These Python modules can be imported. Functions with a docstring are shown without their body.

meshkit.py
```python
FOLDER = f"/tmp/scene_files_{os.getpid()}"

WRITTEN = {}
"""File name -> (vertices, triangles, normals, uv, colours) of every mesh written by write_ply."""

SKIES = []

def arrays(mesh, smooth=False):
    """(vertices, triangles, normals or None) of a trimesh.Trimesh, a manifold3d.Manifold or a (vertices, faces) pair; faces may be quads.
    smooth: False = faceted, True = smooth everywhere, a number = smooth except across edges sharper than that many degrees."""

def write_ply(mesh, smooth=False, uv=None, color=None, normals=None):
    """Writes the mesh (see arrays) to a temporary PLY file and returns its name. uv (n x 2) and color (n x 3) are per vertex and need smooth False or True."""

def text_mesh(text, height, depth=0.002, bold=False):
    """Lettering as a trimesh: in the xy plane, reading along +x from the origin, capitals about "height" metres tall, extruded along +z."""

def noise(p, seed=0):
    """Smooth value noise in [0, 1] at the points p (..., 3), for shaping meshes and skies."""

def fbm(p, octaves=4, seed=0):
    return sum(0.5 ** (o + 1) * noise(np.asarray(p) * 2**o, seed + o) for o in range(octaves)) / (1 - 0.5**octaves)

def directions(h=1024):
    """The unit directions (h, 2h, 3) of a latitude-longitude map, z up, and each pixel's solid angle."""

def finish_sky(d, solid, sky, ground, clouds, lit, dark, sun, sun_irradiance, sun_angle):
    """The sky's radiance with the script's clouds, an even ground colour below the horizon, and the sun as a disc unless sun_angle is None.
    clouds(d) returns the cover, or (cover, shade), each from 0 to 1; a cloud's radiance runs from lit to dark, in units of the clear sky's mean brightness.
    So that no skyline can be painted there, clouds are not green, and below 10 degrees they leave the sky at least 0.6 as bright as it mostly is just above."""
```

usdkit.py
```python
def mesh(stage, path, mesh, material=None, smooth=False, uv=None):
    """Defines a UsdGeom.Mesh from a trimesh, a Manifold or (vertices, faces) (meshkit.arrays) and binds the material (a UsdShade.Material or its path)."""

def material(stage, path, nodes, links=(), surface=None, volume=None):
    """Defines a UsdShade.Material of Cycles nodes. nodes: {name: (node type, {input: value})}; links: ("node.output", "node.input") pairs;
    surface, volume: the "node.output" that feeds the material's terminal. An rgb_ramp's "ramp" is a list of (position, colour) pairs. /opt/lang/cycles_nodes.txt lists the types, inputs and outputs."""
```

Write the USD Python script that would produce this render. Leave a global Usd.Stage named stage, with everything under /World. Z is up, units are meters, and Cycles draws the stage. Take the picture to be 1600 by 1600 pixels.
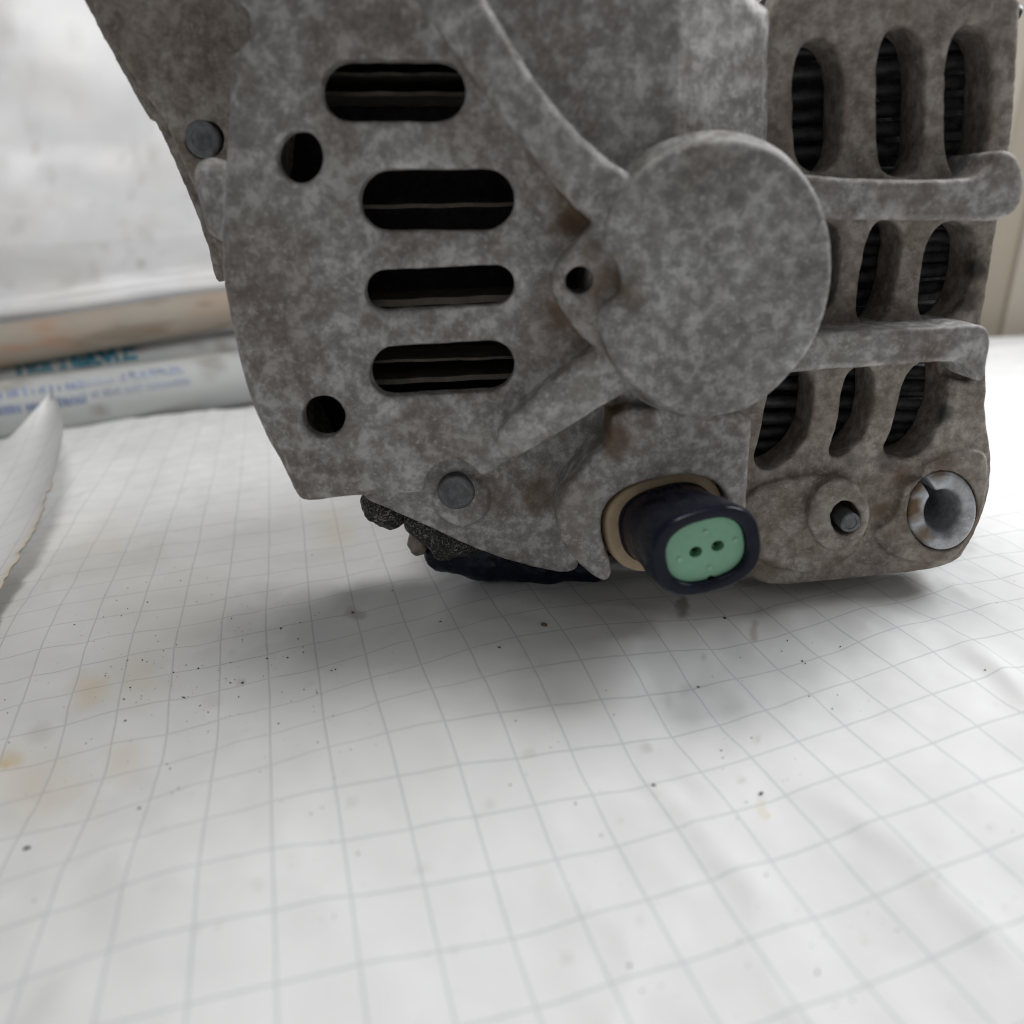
import math, numpy as np, trimesh, usdkit, meshkit
from meshkit import fbm, noise
from pxr import Usd, UsdGeom, UsdLux, UsdShade, Gf, Sdf, Vt
from scipy.interpolate import RectBivariateSpline
from scipy.spatial import cKDTree
import shapely
from shapely.geometry import Polygon

rng = np.random.default_rng(7)
stage = Usd.Stage.CreateInMemory()
UsdGeom.SetStageUpAxis(stage, UsdGeom.Tokens.z)
UsdGeom.SetStageMetersPerUnit(stage, 1.0)
UsdGeom.Xform.Define(stage, '/World')
UsdGeom.Scope.Define(stage, '/World/Looks')

AMB = 0.165
LAMP1 = ((-0.04, 0.26, 0.80), (0.02, 0.14, 0.0), 0.20, 0.20, 15.0, (1.0, 0.988, 0.97))
LAMP2 = ((0.36, 0.25, 0.36), (0.14, 0.13, 0.0), 0.22, 0.18, 13.5, (0.96, 0.975, 1.0))
# ------------------------------------------------------------------ camera (all modelling below is in centimetres, written out in metres)
CAM = np.array([0, 0, 8.865]); PITCH, ROLL, FPX = 0.3948, -0.0386, 1150.0
FW = np.array([0, math.cos(PITCH), -math.sin(PITCH)]); _up = np.cross([1.0, 0, 0], FW)
RT = np.array([math.cos(ROLL), 0, 0]) + _up * math.sin(ROLL)
UP = -np.array([math.sin(ROLL), 0, 0]) + _up * math.cos(ROLL)
cam = UsdGeom.Camera.Define(stage, '/World/camera')
M = Gf.Matrix4d(*RT, 0, *UP, 0, *(-FW), 0, *(CAM * 0.01), 1)
cam.AddTransformOp().Set(M)
cam.CreateHorizontalApertureAttr(36.0); cam.CreateVerticalApertureAttr(36.0)
cam.CreateFocalLengthAttr(36.0 * FPX / 1600)
cam.CreateFStopAttr(36.0 * FPX / 1600 / 2.6)          # a 2.6 mm lens opening
cam.CreateFocusDistanceAttr(0.166)
cam.CreateClippingRangeAttr(Gf.Vec2f(0.01, 100))
cam.CreateExposureAttr(0.22)

# ------------------------------------------------------------------ light: room fill, ceiling panel, window at the right
def look_at(prim, pos, target):
    pos, target = np.array(pos, float), np.array(target, float)
    z = pos - target; z /= np.linalg.norm(z)
    x = np.cross([0, 0, 1.0] if abs(z[2]) < .99 else [0, 1.0, 0], z); x /= np.linalg.norm(x); y = np.cross(z, x)
    prim.AddTransformOp().Set(Gf.Matrix4d(*x, 0, *y, 0, *z, 0, *pos, 1))
usdkit.material(stage, '/World/Looks/room_light', {'b': ('background_shader', {'color': (0.97, 0.985, 1.0), 'strength': AMB})}, surface='b.background')
dome = UsdLux.DomeLight.Define(stage, '/World/room_fill')
UsdShade.MaterialBindingAPI.Apply(dome.GetPrim()).Bind(UsdShade.Material.Get(stage, '/World/Looks/room_light'))
def rect(name, pos, target, w, h, power, col):
    L = UsdLux.RectLight.Define(stage, '/World/' + name)
    L.CreateWidthAttr(w); L.CreateHeightAttr(h); L.CreateIntensityAttr(power); L.CreateColorAttr(Gf.Vec3f(*col))
    look_at(L, pos, target)
rect('ceiling_lamp', *LAMP1)
rect('window_light', *LAMP2)

# ------------------------------------------------------------------ pixels of the layout sketch to points on real planes
def ray(px, py):
    return FW + RT * (px - 800) / FPX - UP * (py - 800) / FPX
def PY(px, py, Y):
    d = ray(px, py); return CAM + d * (Y / d[1])
def PZ(px, py, z=0.0):
    d = ray(px, py); return CAM + d * ((z - CAM[2]) / d[2])
def project(X):
    d = np.asarray(X) - CAM; w = d @ FW
    return np.stack([800 + FPX * (d @ RT) / w, 800 - FPX * (d @ UP) / w], -1)

# ------------------------------------------------------------------ prims
_used = {}
def fresh(parent, name):
    k = (str(parent), name); n = _used.get(k, 0); _used[k] = n + 1
    return f'{parent}/{name}' if n == 0 else f'{parent}/{name}_{n:03d}'
def tag(prim, label=None, cat=None, group=None, kind=None):
    for k, v in (('label', label), ('category', cat), ('group', group), ('kind', kind)):
        if v: prim.SetCustomDataByKey(k, v)
ORIGIN = {}
def thing(name, label, cat, base=(0, 0, 0), group=None):
    p = fresh('/World', name); x = UsdGeom.Xform.Define(stage, p)
    x.AddTranslateOp().Set(Gf.Vec3d(*(np.array(base) * 0.01)))
    tag(x.GetPrim(), label, cat, group); ORIGIN[p] = np.array(base, float)
    return p
def put(name, mesh, mat, parent='/World', smooth=35, label=None, cat=None, group=None, kind=None, uv=None, dirt_shading=None):
    p = fresh(parent, name)
    root = '/'.join(str(parent).split('/')[:3])
    o = ORIGIN.get(root, np.zeros(3))
    v, f = mesh if isinstance(mesh, (tuple, list)) else ((mesh.vertices, mesh.faces) if hasattr(mesh, 'vertices') else meshkit.arrays(mesh)[:2])
    v = (np.asarray(v, float) - o) * 0.01
    m = usdkit.mesh(stage, p, (v, np.asarray(f)), f'/World/Looks/{mat}', smooth=smooth, uv=uv)
    if dirt_shading is not None:
        UsdGeom.PrimvarsAPI(m).CreatePrimvar('dirt_shading', Sdf.ValueTypeNames.Color3fArray, 'vertex').Set(Vt.Vec3fArray.FromNumpy(np.asarray(dirt_shading, np.float32)))
    tag(m.GetPrim(), label, cat, group, kind)
    return p

# ------------------------------------------------------------------ modelling tools
def chaikin(p, n=2):
    p = np.asarray(p, float)
    for _ in range(n):
        q = np.roll(p, -1, 0); p = np.stack([.75 * p + .25 * q, .25 * p + .75 * q], 1).reshape(-1, 2)
    return p
def plane_poly(pts, Y, n=2):
    """outline given in picture pixels, laid on the vertical plane at depth Y -> (x, z) polygon"""
    return chaikin([(lambda a: (a[0], a[2]))(PY(x, y, Y)) for x, y in pts], n)
def rrect(x0, y0, x1, y1, r, skew=0.0):
    """rounded slot in pixels; skew lifts the right end"""
    out = []
    for cx, cy, a0 in ((x1 - r, y0 + r, -90), (x1 - r, y1 - r, 0), (x0 + r, y1 - r, 90), (x0 + r, y0 + r, 180)):
        for k in range(7):
            a = math.radians(a0 + 15 * k); x = cx + r * math.cos(a); y = cy + r * math.sin(a)
            out.append((x, y - skew * (x - x0) / (x1 - x0)))
    return out
def ell(cx, cy, rx, ry, n=28, rot=0.0):
    c, s = math.cos(rot), math.sin(rot); t = np.arange(n) * 2 * math.pi / n
    return [(cx + rx * math.cos(a) * c - ry * math.sin(a) * s, cy + rx * math.cos(a) * s + ry * math.sin(a) * c) for a in t]

class Solid:
    """signed distance field on a grid; surface nets turn it into a mesh with cast-metal fillets"""
    def __init__(s, lo, hi, h):
        s.lo = np.array(lo, float); s.h = h
        s.n = np.ceil((np.array(hi) - s.lo) / h).astype(int) + 1
        s.x, s.y, s.z = (s.lo[i] + h * np.arange(s.n[i], dtype=np.float32) for i in range(3))
        s.d = np.full(s.n, 1e3, np.float32)
    def flat(s, poly):
        X, Z = np.meshgrid(s.x, s.z, indexing='ij'); p = np.stack([X.ravel(), Z.ravel()], 1)
        a = np.asarray(poly, float); b = np.roll(a, -1, 0); best = np.full(len(p), 1e9); inside = np.zeros(len(p), bool)
        for (ax, az), (bx, bz) in zip(a, b):
            ex, ez = bx - ax, bz - az; wx, wz = p[:, 0] - ax, p[:, 1] - az
            t = np.clip((wx * ex + wz * ez) / (ex * ex + ez * ez + 1e-12), 0, 1)
            best = np.minimum(best, (wx - ex * t) ** 2 + (wz - ez * t) ** 2)
            c = (az > p[:, 1]) != (bz > p[:, 1])
            inside ^= c & (p[:, 0] < ex * (p[:, 1] - az) / (ez if abs(ez) > 1e-12 else 1e-12) + ax)
        return (np.sqrt(best) * np.where(inside, -1, 1)).reshape(len(s.x), len(s.z)).astype(np.float32)
    def slab(s, poly, y0, y1, r=0.0, lean=None):
        a = s.flat(poly)[:, None, :] + r
        yy = s.y[None, :, None]
        if lean is not None: yy = yy - lean(s.x[:, None, None], s.z[None, None, :])
        w = np.maximum(y0 - yy, yy - y1) + r
        return np.minimum(np.maximum(a, w), 0) + np.sqrt(np.maximum(a, 0) ** 2 + np.maximum(w, 0) ** 2) - r
    def ball(s, c, r):
        return np.sqrt((s.x[:, None, None] - c[0]) ** 2 + (s.y[None, :, None] - c[1]) ** 2 + (s.z[None, None, :] - c[2]) ** 2) - r
    def capsule(s, a, b, r):
        a, b = np.array(a, float), np.array(b, float); e = b - a
        X, Y, Z = s.x[:, None, None] - a[0], s.y[None, :, None] - a[1], s.z[None, None, :] - a[2]
        t = np.clip((X * e[0] + Y * e[1] + Z * e[2]) / (e @ e), 0, 1)
        return np.sqrt((X - t * e[0]) ** 2 + (Y - t * e[1]) ** 2 + (Z - t * e[2]) ** 2) - r
    def add(s, d, k=0.0): s.d = smin(s.d, d, k)
    def cut(s, d, k=0.0): s.d = -smin(-s.d, d, k)
    def mesh(s, rough=0.0, scale=3.0, seed=0):
        d = s.d.copy()
        for ax in range(3):                                 # close the solid at the walls of its grid
            sl = [slice(None)] * 3
            for e in (0, -1): sl[ax] = e; d[tuple(sl)] = np.maximum(d[tuple(sl)], s.h * .5)
        v, f = surface_nets(d); v = s.lo + v * s.h
        if rough:
            n = meshkit.arrays((v, f), True)[2]
            v = v + n * ((fbm(v * scale + 31.7, 4, seed) - 0.5) * rough)[:, None]
        return v, f
def smin(a, b, k):
    if k <= 0: return np.minimum(a, b)
    h = np.clip(.5 + .5 * (b - a) / k, 0, 1); return b + (a - b) * h - k * h * (1 - h)
def surface_nets(d):
    n = d.shape; ins = d < 0
    nc = tuple(k - 1 for k in n)
    cnt = np.zeros(nc, np.int8)
    for i in (0, 1):
        for j in (0, 1):
            for k in (0, 1): cnt += ins[i:i + nc[0], j:j + nc[1], k:k + nc[2]]
    act = np.argwhere((cnt > 0) & (cnt < 8)); idx = np.full(nc, -1, np.int64); idx[tuple(act.T)] = np.arange(len(act))
    acc = np.zeros((len(act), 3)); m = np.zeros(len(act))
    corner = [(i, j, k) for i in (0, 1) for j in (0, 1) for k in (0, 1)]
    for a in corner:
        for ax in range(3):
            if a[ax]: continue
            b = list(a); b[ax] = 1
            da = d[tuple((act + a).T)].astype(float); db = d[tuple((act + b).T)].astype(float)
            c = (da < 0) != (db < 0); t = np.where(c, da / np.where(c, da - db, 1), 0)
            p = np.array(a, float)[None, :].repeat(len(act), 0); p[:, ax] = t
            acc += p * c[:, None]; m += c
    v = act + acc / m[:, None]
    F = []
    for ax in range(3):
        u, w = (ax + 1) % 3, (ax + 2) % 3
        sl0 = [slice(1, -1)] * 3; sl0[ax] = slice(0, -1); sl1 = [slice(1, -1)] * 3; sl1[ax] = slice(1, None)
        A, B = ins[tuple(sl0)], ins[tuple(sl1)]
        e = np.argwhere(A != B); flip = A[tuple(e.T)]
        off = np.ones(3, int); off[ax] = 0; e = e + off
        def cell(du, dw):
            c = e.copy(); c[:, u] += du; c[:, w] += dw; return idx[tuple(c.T)]
        q = np.stack([cell(-1, -1), cell(0, -1), cell(0, 0), cell(-1, 0)], 1)
        q = np.where(flip[:, None], q, q[:, ::-1]); F.append(q)
    q = np.vstack(F); q = q[(q >= 0).all(1)]
    return v, np.vstack([q[:, [0, 1, 2]], q[:, [0, 2, 3]]])
def frame(a, up=(0, 0, 1)):
    a = np.array(a, float); a /= np.linalg.norm(a); u = np.cross(up, a); u /= np.linalg.norm(u); return u, np.cross(a, u), a
def lathe(profile, o, axis, n=48):
    u, v, a = frame(axis, (0, 0, 1) if abs(np.array(axis)[2]) < .9 * np.linalg.norm(axis) else (1, 0, 0)); t = np.arange(n) * 2 * math.pi / n
    V = []; 
    for r, s in profile: V.append(np.array(o) + a * s + r * (np.cos(t)[:, None] * u + np.sin(t)[:, None] * v))
    V = np.vstack(V); F = []
    for i in range(len(profile) - 1):
        for k in range(n):
            j = (k + 1) % n; F.append((i * n + k, i * n + j, (i + 1) * n + j, (i + 1) * n + k))
    F = np.array(F); V = np.vstack([V, [np.array(o) + a * profile[0][1]], [np.array(o) + a * profile[-1][1]]])
    T = [(F[:, [0, 1, 2]]), (F[:, [0, 2, 3]])]; k = np.arange(n); j = (k + 1) % n
    T.append(np.stack([j, k, np.full(n, len(V) - 2)], 1)); L = (len(profile) - 1) * n
    T.append(np.stack([L + k, L + j, np.full(n, len(V) - 1)], 1))
    return V, np.vstack(T)
def oval(a, b, n=96, e=2.6):
    t = np.arange(n) * 2 * math.pi / n; c, s = np.cos(t), np.sin(t)
    return np.stack([a * np.sign(c) * np.abs(c) ** (2 / e), b * np.sign(s) * np.abs(s) ** (2 / e)], 1)
def loft(sections, closed=True):
    """sections: equal-length 3-D rings"""
    n = len(sections[0]); V = np.vstack(sections); F = []
    k = np.arange(n); j = (k + 1) % n
    for i in range(len(sections) - 1):
        F.append(np.stack([i * n + k, i * n + j, (i + 1) * n + j], 1)); F.append(np.stack([i * n + k, (i + 1) * n + j, (i + 1) * n + k], 1))
    if closed:
        V = np.vstack([V, [sections[0].mean(0)], [sections[-1].mean(0)]])
        F.append(np.stack([j, k, np.full(n, len(V) - 2)], 1)); L = (len(sections) - 1) * n
        F.append(np.stack([L + k, L + j, np.full(n, len(V) - 1)], 1))
    return V, np.vstack(F)
def box(lo, hi): 
    m = trimesh.creation.box(bounds=(lo, hi)); return np.array(m.vertices), np.array(m.faces)
def join(*ms):
    V, F, k = [], [], 0
    for v, f in ms: V.append(v); F.append(np.asarray(f) + k); k += len(v)
    return np.vstack(V), np.vstack(F)

# ------------------------------------------------------------------ materials
def look(name, nodes, links): usdkit.material(stage, '/World/Looks/' + name, nodes, links, surface='p.BSDF')
def cast(name, dark, mid, light, rough=.6, metal=.25, sc=230, bump=.55):
    look(name, {'g': ('geometry', {}), 'n': ('noise_texture', {'scale': sc, 'detail': 7.0, 'roughness': .68}),
                'r': ('rgb_ramp', {'ramp': [(.37, dark), (.49, mid), (.54, [.6 * a + .4 * b for a, b in zip(mid, light)]), (.61, light)]}),
                'n2': ('noise_texture', {'scale': sc * 2.4, 'detail': 3.0, 'roughness': .6}), 'r2': ('rgb_ramp', {'ramp': [(.56, (0, 0, 0)), (.76, (.55, .55, .55))]}),
                'n3': ('noise_texture', {'scale': sc * .16, 'detail': 4.0}), 'r3': ('rgb_ramp', {'ramp': [(.38, (.80, .765, .745)), (.5, (.96, .95, .94)), (.62, (1.12, 1.12, 1.12))]}),
                'm0': ('mix_color', {'blend_type': 'multiply', 'fac': 1.0, 'use_clamp': False}),
                'm1': ('mix_color', {'b': [c * 1.35 + .02 for c in light]}),
                'at': ('attribute', {'attribute': 'dirt_shading'}), 's': ('separate_color', {}),
                'm2': ('mix_color', {'b': (.135, .085, .045)}), 'm3': ('mix_color', {'b': (.022, .021, .022)}), 'm4': ('mix_color', {'b': (.36, .33, .29)}),
                'rr': ('map_range', {'from_min': .3, 'from_max': .7, 'to_min': rough - .12, 'to_max': rough + .15}),
                'b': ('bump', {'strength': bump, 'distance': .0006}), 'b2': ('bump', {'strength': bump * .8, 'distance': .00022}),
                'p': ('principled_bsdf', {'metallic': metal, 'specular_ior_level': .35})},
         [('g.position', 'n.vector'), ('g.position', 'n2.vector'), ('g.position', 'n3.vector'), ('n.fac', 'r.fac'), ('n2.fac', 'r2.fac'), ('n3.fac', 'r3.fac'),
          ('r.color', 'm0.a'), ('r3.color', 'm0.b'), ('m0.result', 'm1.a'), ('r2.color', 'm1.fac'), ('at.color', 's.color'),
          ('m1.result', 'm2.a'), ('s.r', 'm2.fac'), ('m2.result', 'm3.a'), ('s.g', 'm3.fac'), ('m3.result', 'm4.a'), ('s.b', 'm4.fac'), ('m4.result', 'p.base_color'),
          ('n.fac', 'rr.value'), ('rr.result', 'p.roughness'), ('n.fac', 'b.height'), ('n2.fac', 'b2.height'), ('b.normal', 'b2.normal'), ('b2.normal', 'p.normal')])
cast('cast_aluminium', (.24, .222, .21), (.335, .319, .307), (.56, .545, .532), sc=360, metal=.12)
cast('cast_cover', (.225, .221, .214), (.315, .31, .302), (.52, .514, .503), sc=380, metal=.12)
cast('cast_lug', (.20, .172, .145), (.295, .262, .228), (.43, .39, .35), sc=400, rough=.65, metal=.12)
cast('bolt_steel', (.10, .105, .11), (.155, .162, .17), (.22, .23, .24), rough=.5, metal=.4, sc=400, bump=.25)
cast('bushing_steel', (.34, .36, .385), (.46, .49, .52), (.58, .61, .64), rough=.42, metal=.35, sc=350, bump=.2)
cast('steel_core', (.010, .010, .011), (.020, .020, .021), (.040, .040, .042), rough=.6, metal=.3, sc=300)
def simple(name, col, rough=.5, metal=0.0, var=.25, sc=300, bump=.2, spec=.5):
    look(name, {'g': ('geometry', {}), 'n': ('noise_texture', {'scale': sc, 'detail': 5.0, 'roughness': .65}),
                'r': ('rgb_ramp', {'ramp': [(.32, [c * (1 - var) for c in col]), (.68, [c * (1 + var) for c in col])]}),
                'rr': ('map_range', {'from_min': .35, 'from_max': .65, 'to_min': max(rough - .1, .04), 'to_max': rough + .14}),
                'b': ('bump', {'strength': bump, 'distance': .0003}), 'p': ('principled_bsdf', {'metallic': metal, 'specular_ior_level': spec})},
         [('g.position', 'n.vector'), ('n.fac', 'r.fac'), ('r.color', 'p.base_color'), ('n.fac', 'rr.value'), ('rr.result', 'p.roughness'), ('n.fac', 'b.height'), ('b.normal', 'p.normal')])
simple('black_plastic', (.008, .010, .022), .24, var=.35, bump=.15, spec=.22)
simple('tan_seal', (.42, .315, .20), .62, var=.14)
simple('green_plastic', (.26, .52, .345), .42, var=.07, bump=.1)
simple('green_mark', (.36, .60, .44), .5, var=.1)
simple('socket_dark', (.012, .028, .016), .5)
simple('dark_wire', (.060, .060, .063), .42, metal=.3, var=.5, sc=500)
simple('fin_metal', (.26, .22, .18), .45, metal=.3, var=.4, sc=260)
simple('black_crumb', (.02, .02, .025), .4, var=.4, sc=900)
simple('brown_crumb', (.14, .10, .04), .6, var=.5, sc=900)
simple('grey_crumb', (.18, .17, .155), .8, var=.4, sc=900)
simple('ink_teal', (.05, .22, .30), .5, var=.3, sc=60)
simple('ink_blue', (.22, .27, .42), .5, var=.3, sc=90)
simple('ink_faded', (.38, .42, .49), .5, var=.2, sc=90)
simple('navy_case', (.03, .035, .07), .5, var=.3)
# dusty black varnish of the windings
look('dusty_varnish', {'g': ('geometry', {}), 'n': ('noise_texture', {'scale': 1100.0, 'detail': 4.0, 'roughness': .7, 'distortion': 1.5}),
     'r': ('rgb_ramp', {'ramp': [(.53, (.012, .012, .012)), (.63, (.34, .33, .30))]}), 'b': ('bump', {'strength': .9, 'distance': .0005}),
     'p': ('principled_bsdf', {'roughness': .42})},
     [('g.position', 'n.vector'), ('n.fac', 'r.fac'), ('r.color', 'p.base_color'), ('n.fac', 'b.height'), ('b.normal', 'p.normal')])
# squared paper: grid lines printed every centimetre, stains from the sheet's own marks
def paper(name, base, grid=True, stain=(.62, .45, .20), rough=.62):
    nodes = {'uv': ('uvmap', {'attribute': 'st'}), 'sx': ('separate_xyz', {}),
             'g': ('geometry', {}), 'n': ('noise_texture', {'scale': 45.0, 'detail': 5.0, 'roughness': .6}),
             'r': ('rgb_ramp', {'ramp': [(.35, [c * .94 for c in base]), (.6, base)]}),
             'n2': ('noise_texture', {'scale': 1500.0, 'detail': 4.0, 'roughness': .7}), 'rs': ('rgb_ramp', {'ramp': [(.685, (0, 0, 0)), (.76, (.55, .55, .55))]}),
             'n4': ('noise_texture', {'scale': 120.0, 'detail': 3.0}), 'rs4': ('rgb_ramp', {'ramp': [(.45, (0, 0, 0)), (.62, (1, 1, 1))]}), 'sm': ('math', {'math_type': 'multiply'}),
             'sp': ('mix_color', {'b': (.20, .19, .175)}),
             'at': ('attribute', {'attribute': 'dirt_shading'}), 's': ('separate_color', {}),
             'k1': ('mix_color', {'b': stain}), 'k2': ('mix_color', {'b': (.16, .125, .085)}), 'k3': ('mix_color', {'b': (.46, .44, .42)}),
             'li': ('mix_color', {'b': (.30, .315, .35)}), 'b': ('bump', {'strength': .25, 'distance': .0004}),
             'p': ('principled_bsdf', {'roughness': rough, 'specular_ior_level': .35})}
    L = [('g.position', 'n.vector'), ('g.position', 'n2.vector'), ('g.position', 'n4.vector'), ('n.fac', 'r.fac'), ('n2.fac', 'rs.fac'), ('n4.fac', 'rs4.fac'), ('rs.color', 'sm.value1'), ('rs4.color', 'sm.value2'),
         ('r.color', 'sp.a'), ('sm.value', 'sp.fac'),
         ('at.color', 's.color'), ('sp.result', 'k1.a'), ('s.r', 'k1.fac'), ('k1.result', 'k2.a'), ('s.g', 'k2.fac'), ('k2.result', 'k3.a'), ('s.b', 'k3.fac'),
         ('k3.result', 'li.a'), ('n.fac', 'b.height'), ('b.normal', 'p.normal'), ('li.result', 'p.base_color')]
    if grid:
        L.append(('uv.UV', 'sx.vector'))
        for c in 'xy':
            nodes['p' + c] = ('math', {'math_type': 'pingpong', 'value2': .5})
            nodes['q' + c] = ('map_range', {'from_min': .010, 'from_max': .026, 'to_min': .38, 'to_max': 0.0, 'clamp': True})
            L += [('sx.' + c, 'p' + c + '.value1'), ('p' + c + '.value', 'q' + c + '.value')]
        nodes['mx'] = ('math', {'math_type': 'maximum'}); L += [('qx.result', 'mx.value1'), ('qy.result', 'mx.value2'), ('mx.value', 'li.fac')]
    else: nodes['li'] = ('mix_color', {'b': (.3, .3, .3), 'fac': 0.0})
    look(name, nodes, L)
paper('squared_paper', (.785, .785, .775))
paper('plain_paper', (.74, .735, .70), False)
paper('tube_white', (.50, .51, .50), False)
paper('sheet_white', (.78, .78, .785), False, rough=.30)
paper('tube_tan', (.37, .325, .27), False, (.42, .19, .08))
simple('table_white', (.70, .70, .70), .5, var=.05, sc=20)
simple('wall_beige', (.36, .315, .25), .7, var=.05, sc=12)
simple('wall_strip', (.43, .38, .315), .7, var=.05, sc=12)

# ------------------------------------------------------------------ setting: table, walls
put('table', box((-60, -14, -1.6), (75, 49.5, -.45)), 'table_white', kind='structure', label='white table top under the squared paper')
yaw = 0.28490206; U0 = np.array([-6.71709381, -12.71419658])
def uv2w(uv):
    d = np.asarray(uv, float) - U0
    return np.stack([d[..., 0] * math.cos(yaw) - d[..., 1] * math.sin(yaw), d[..., 0] * math.sin(yaw) + d[..., 1] * math.cos(yaw)], -1)
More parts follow.
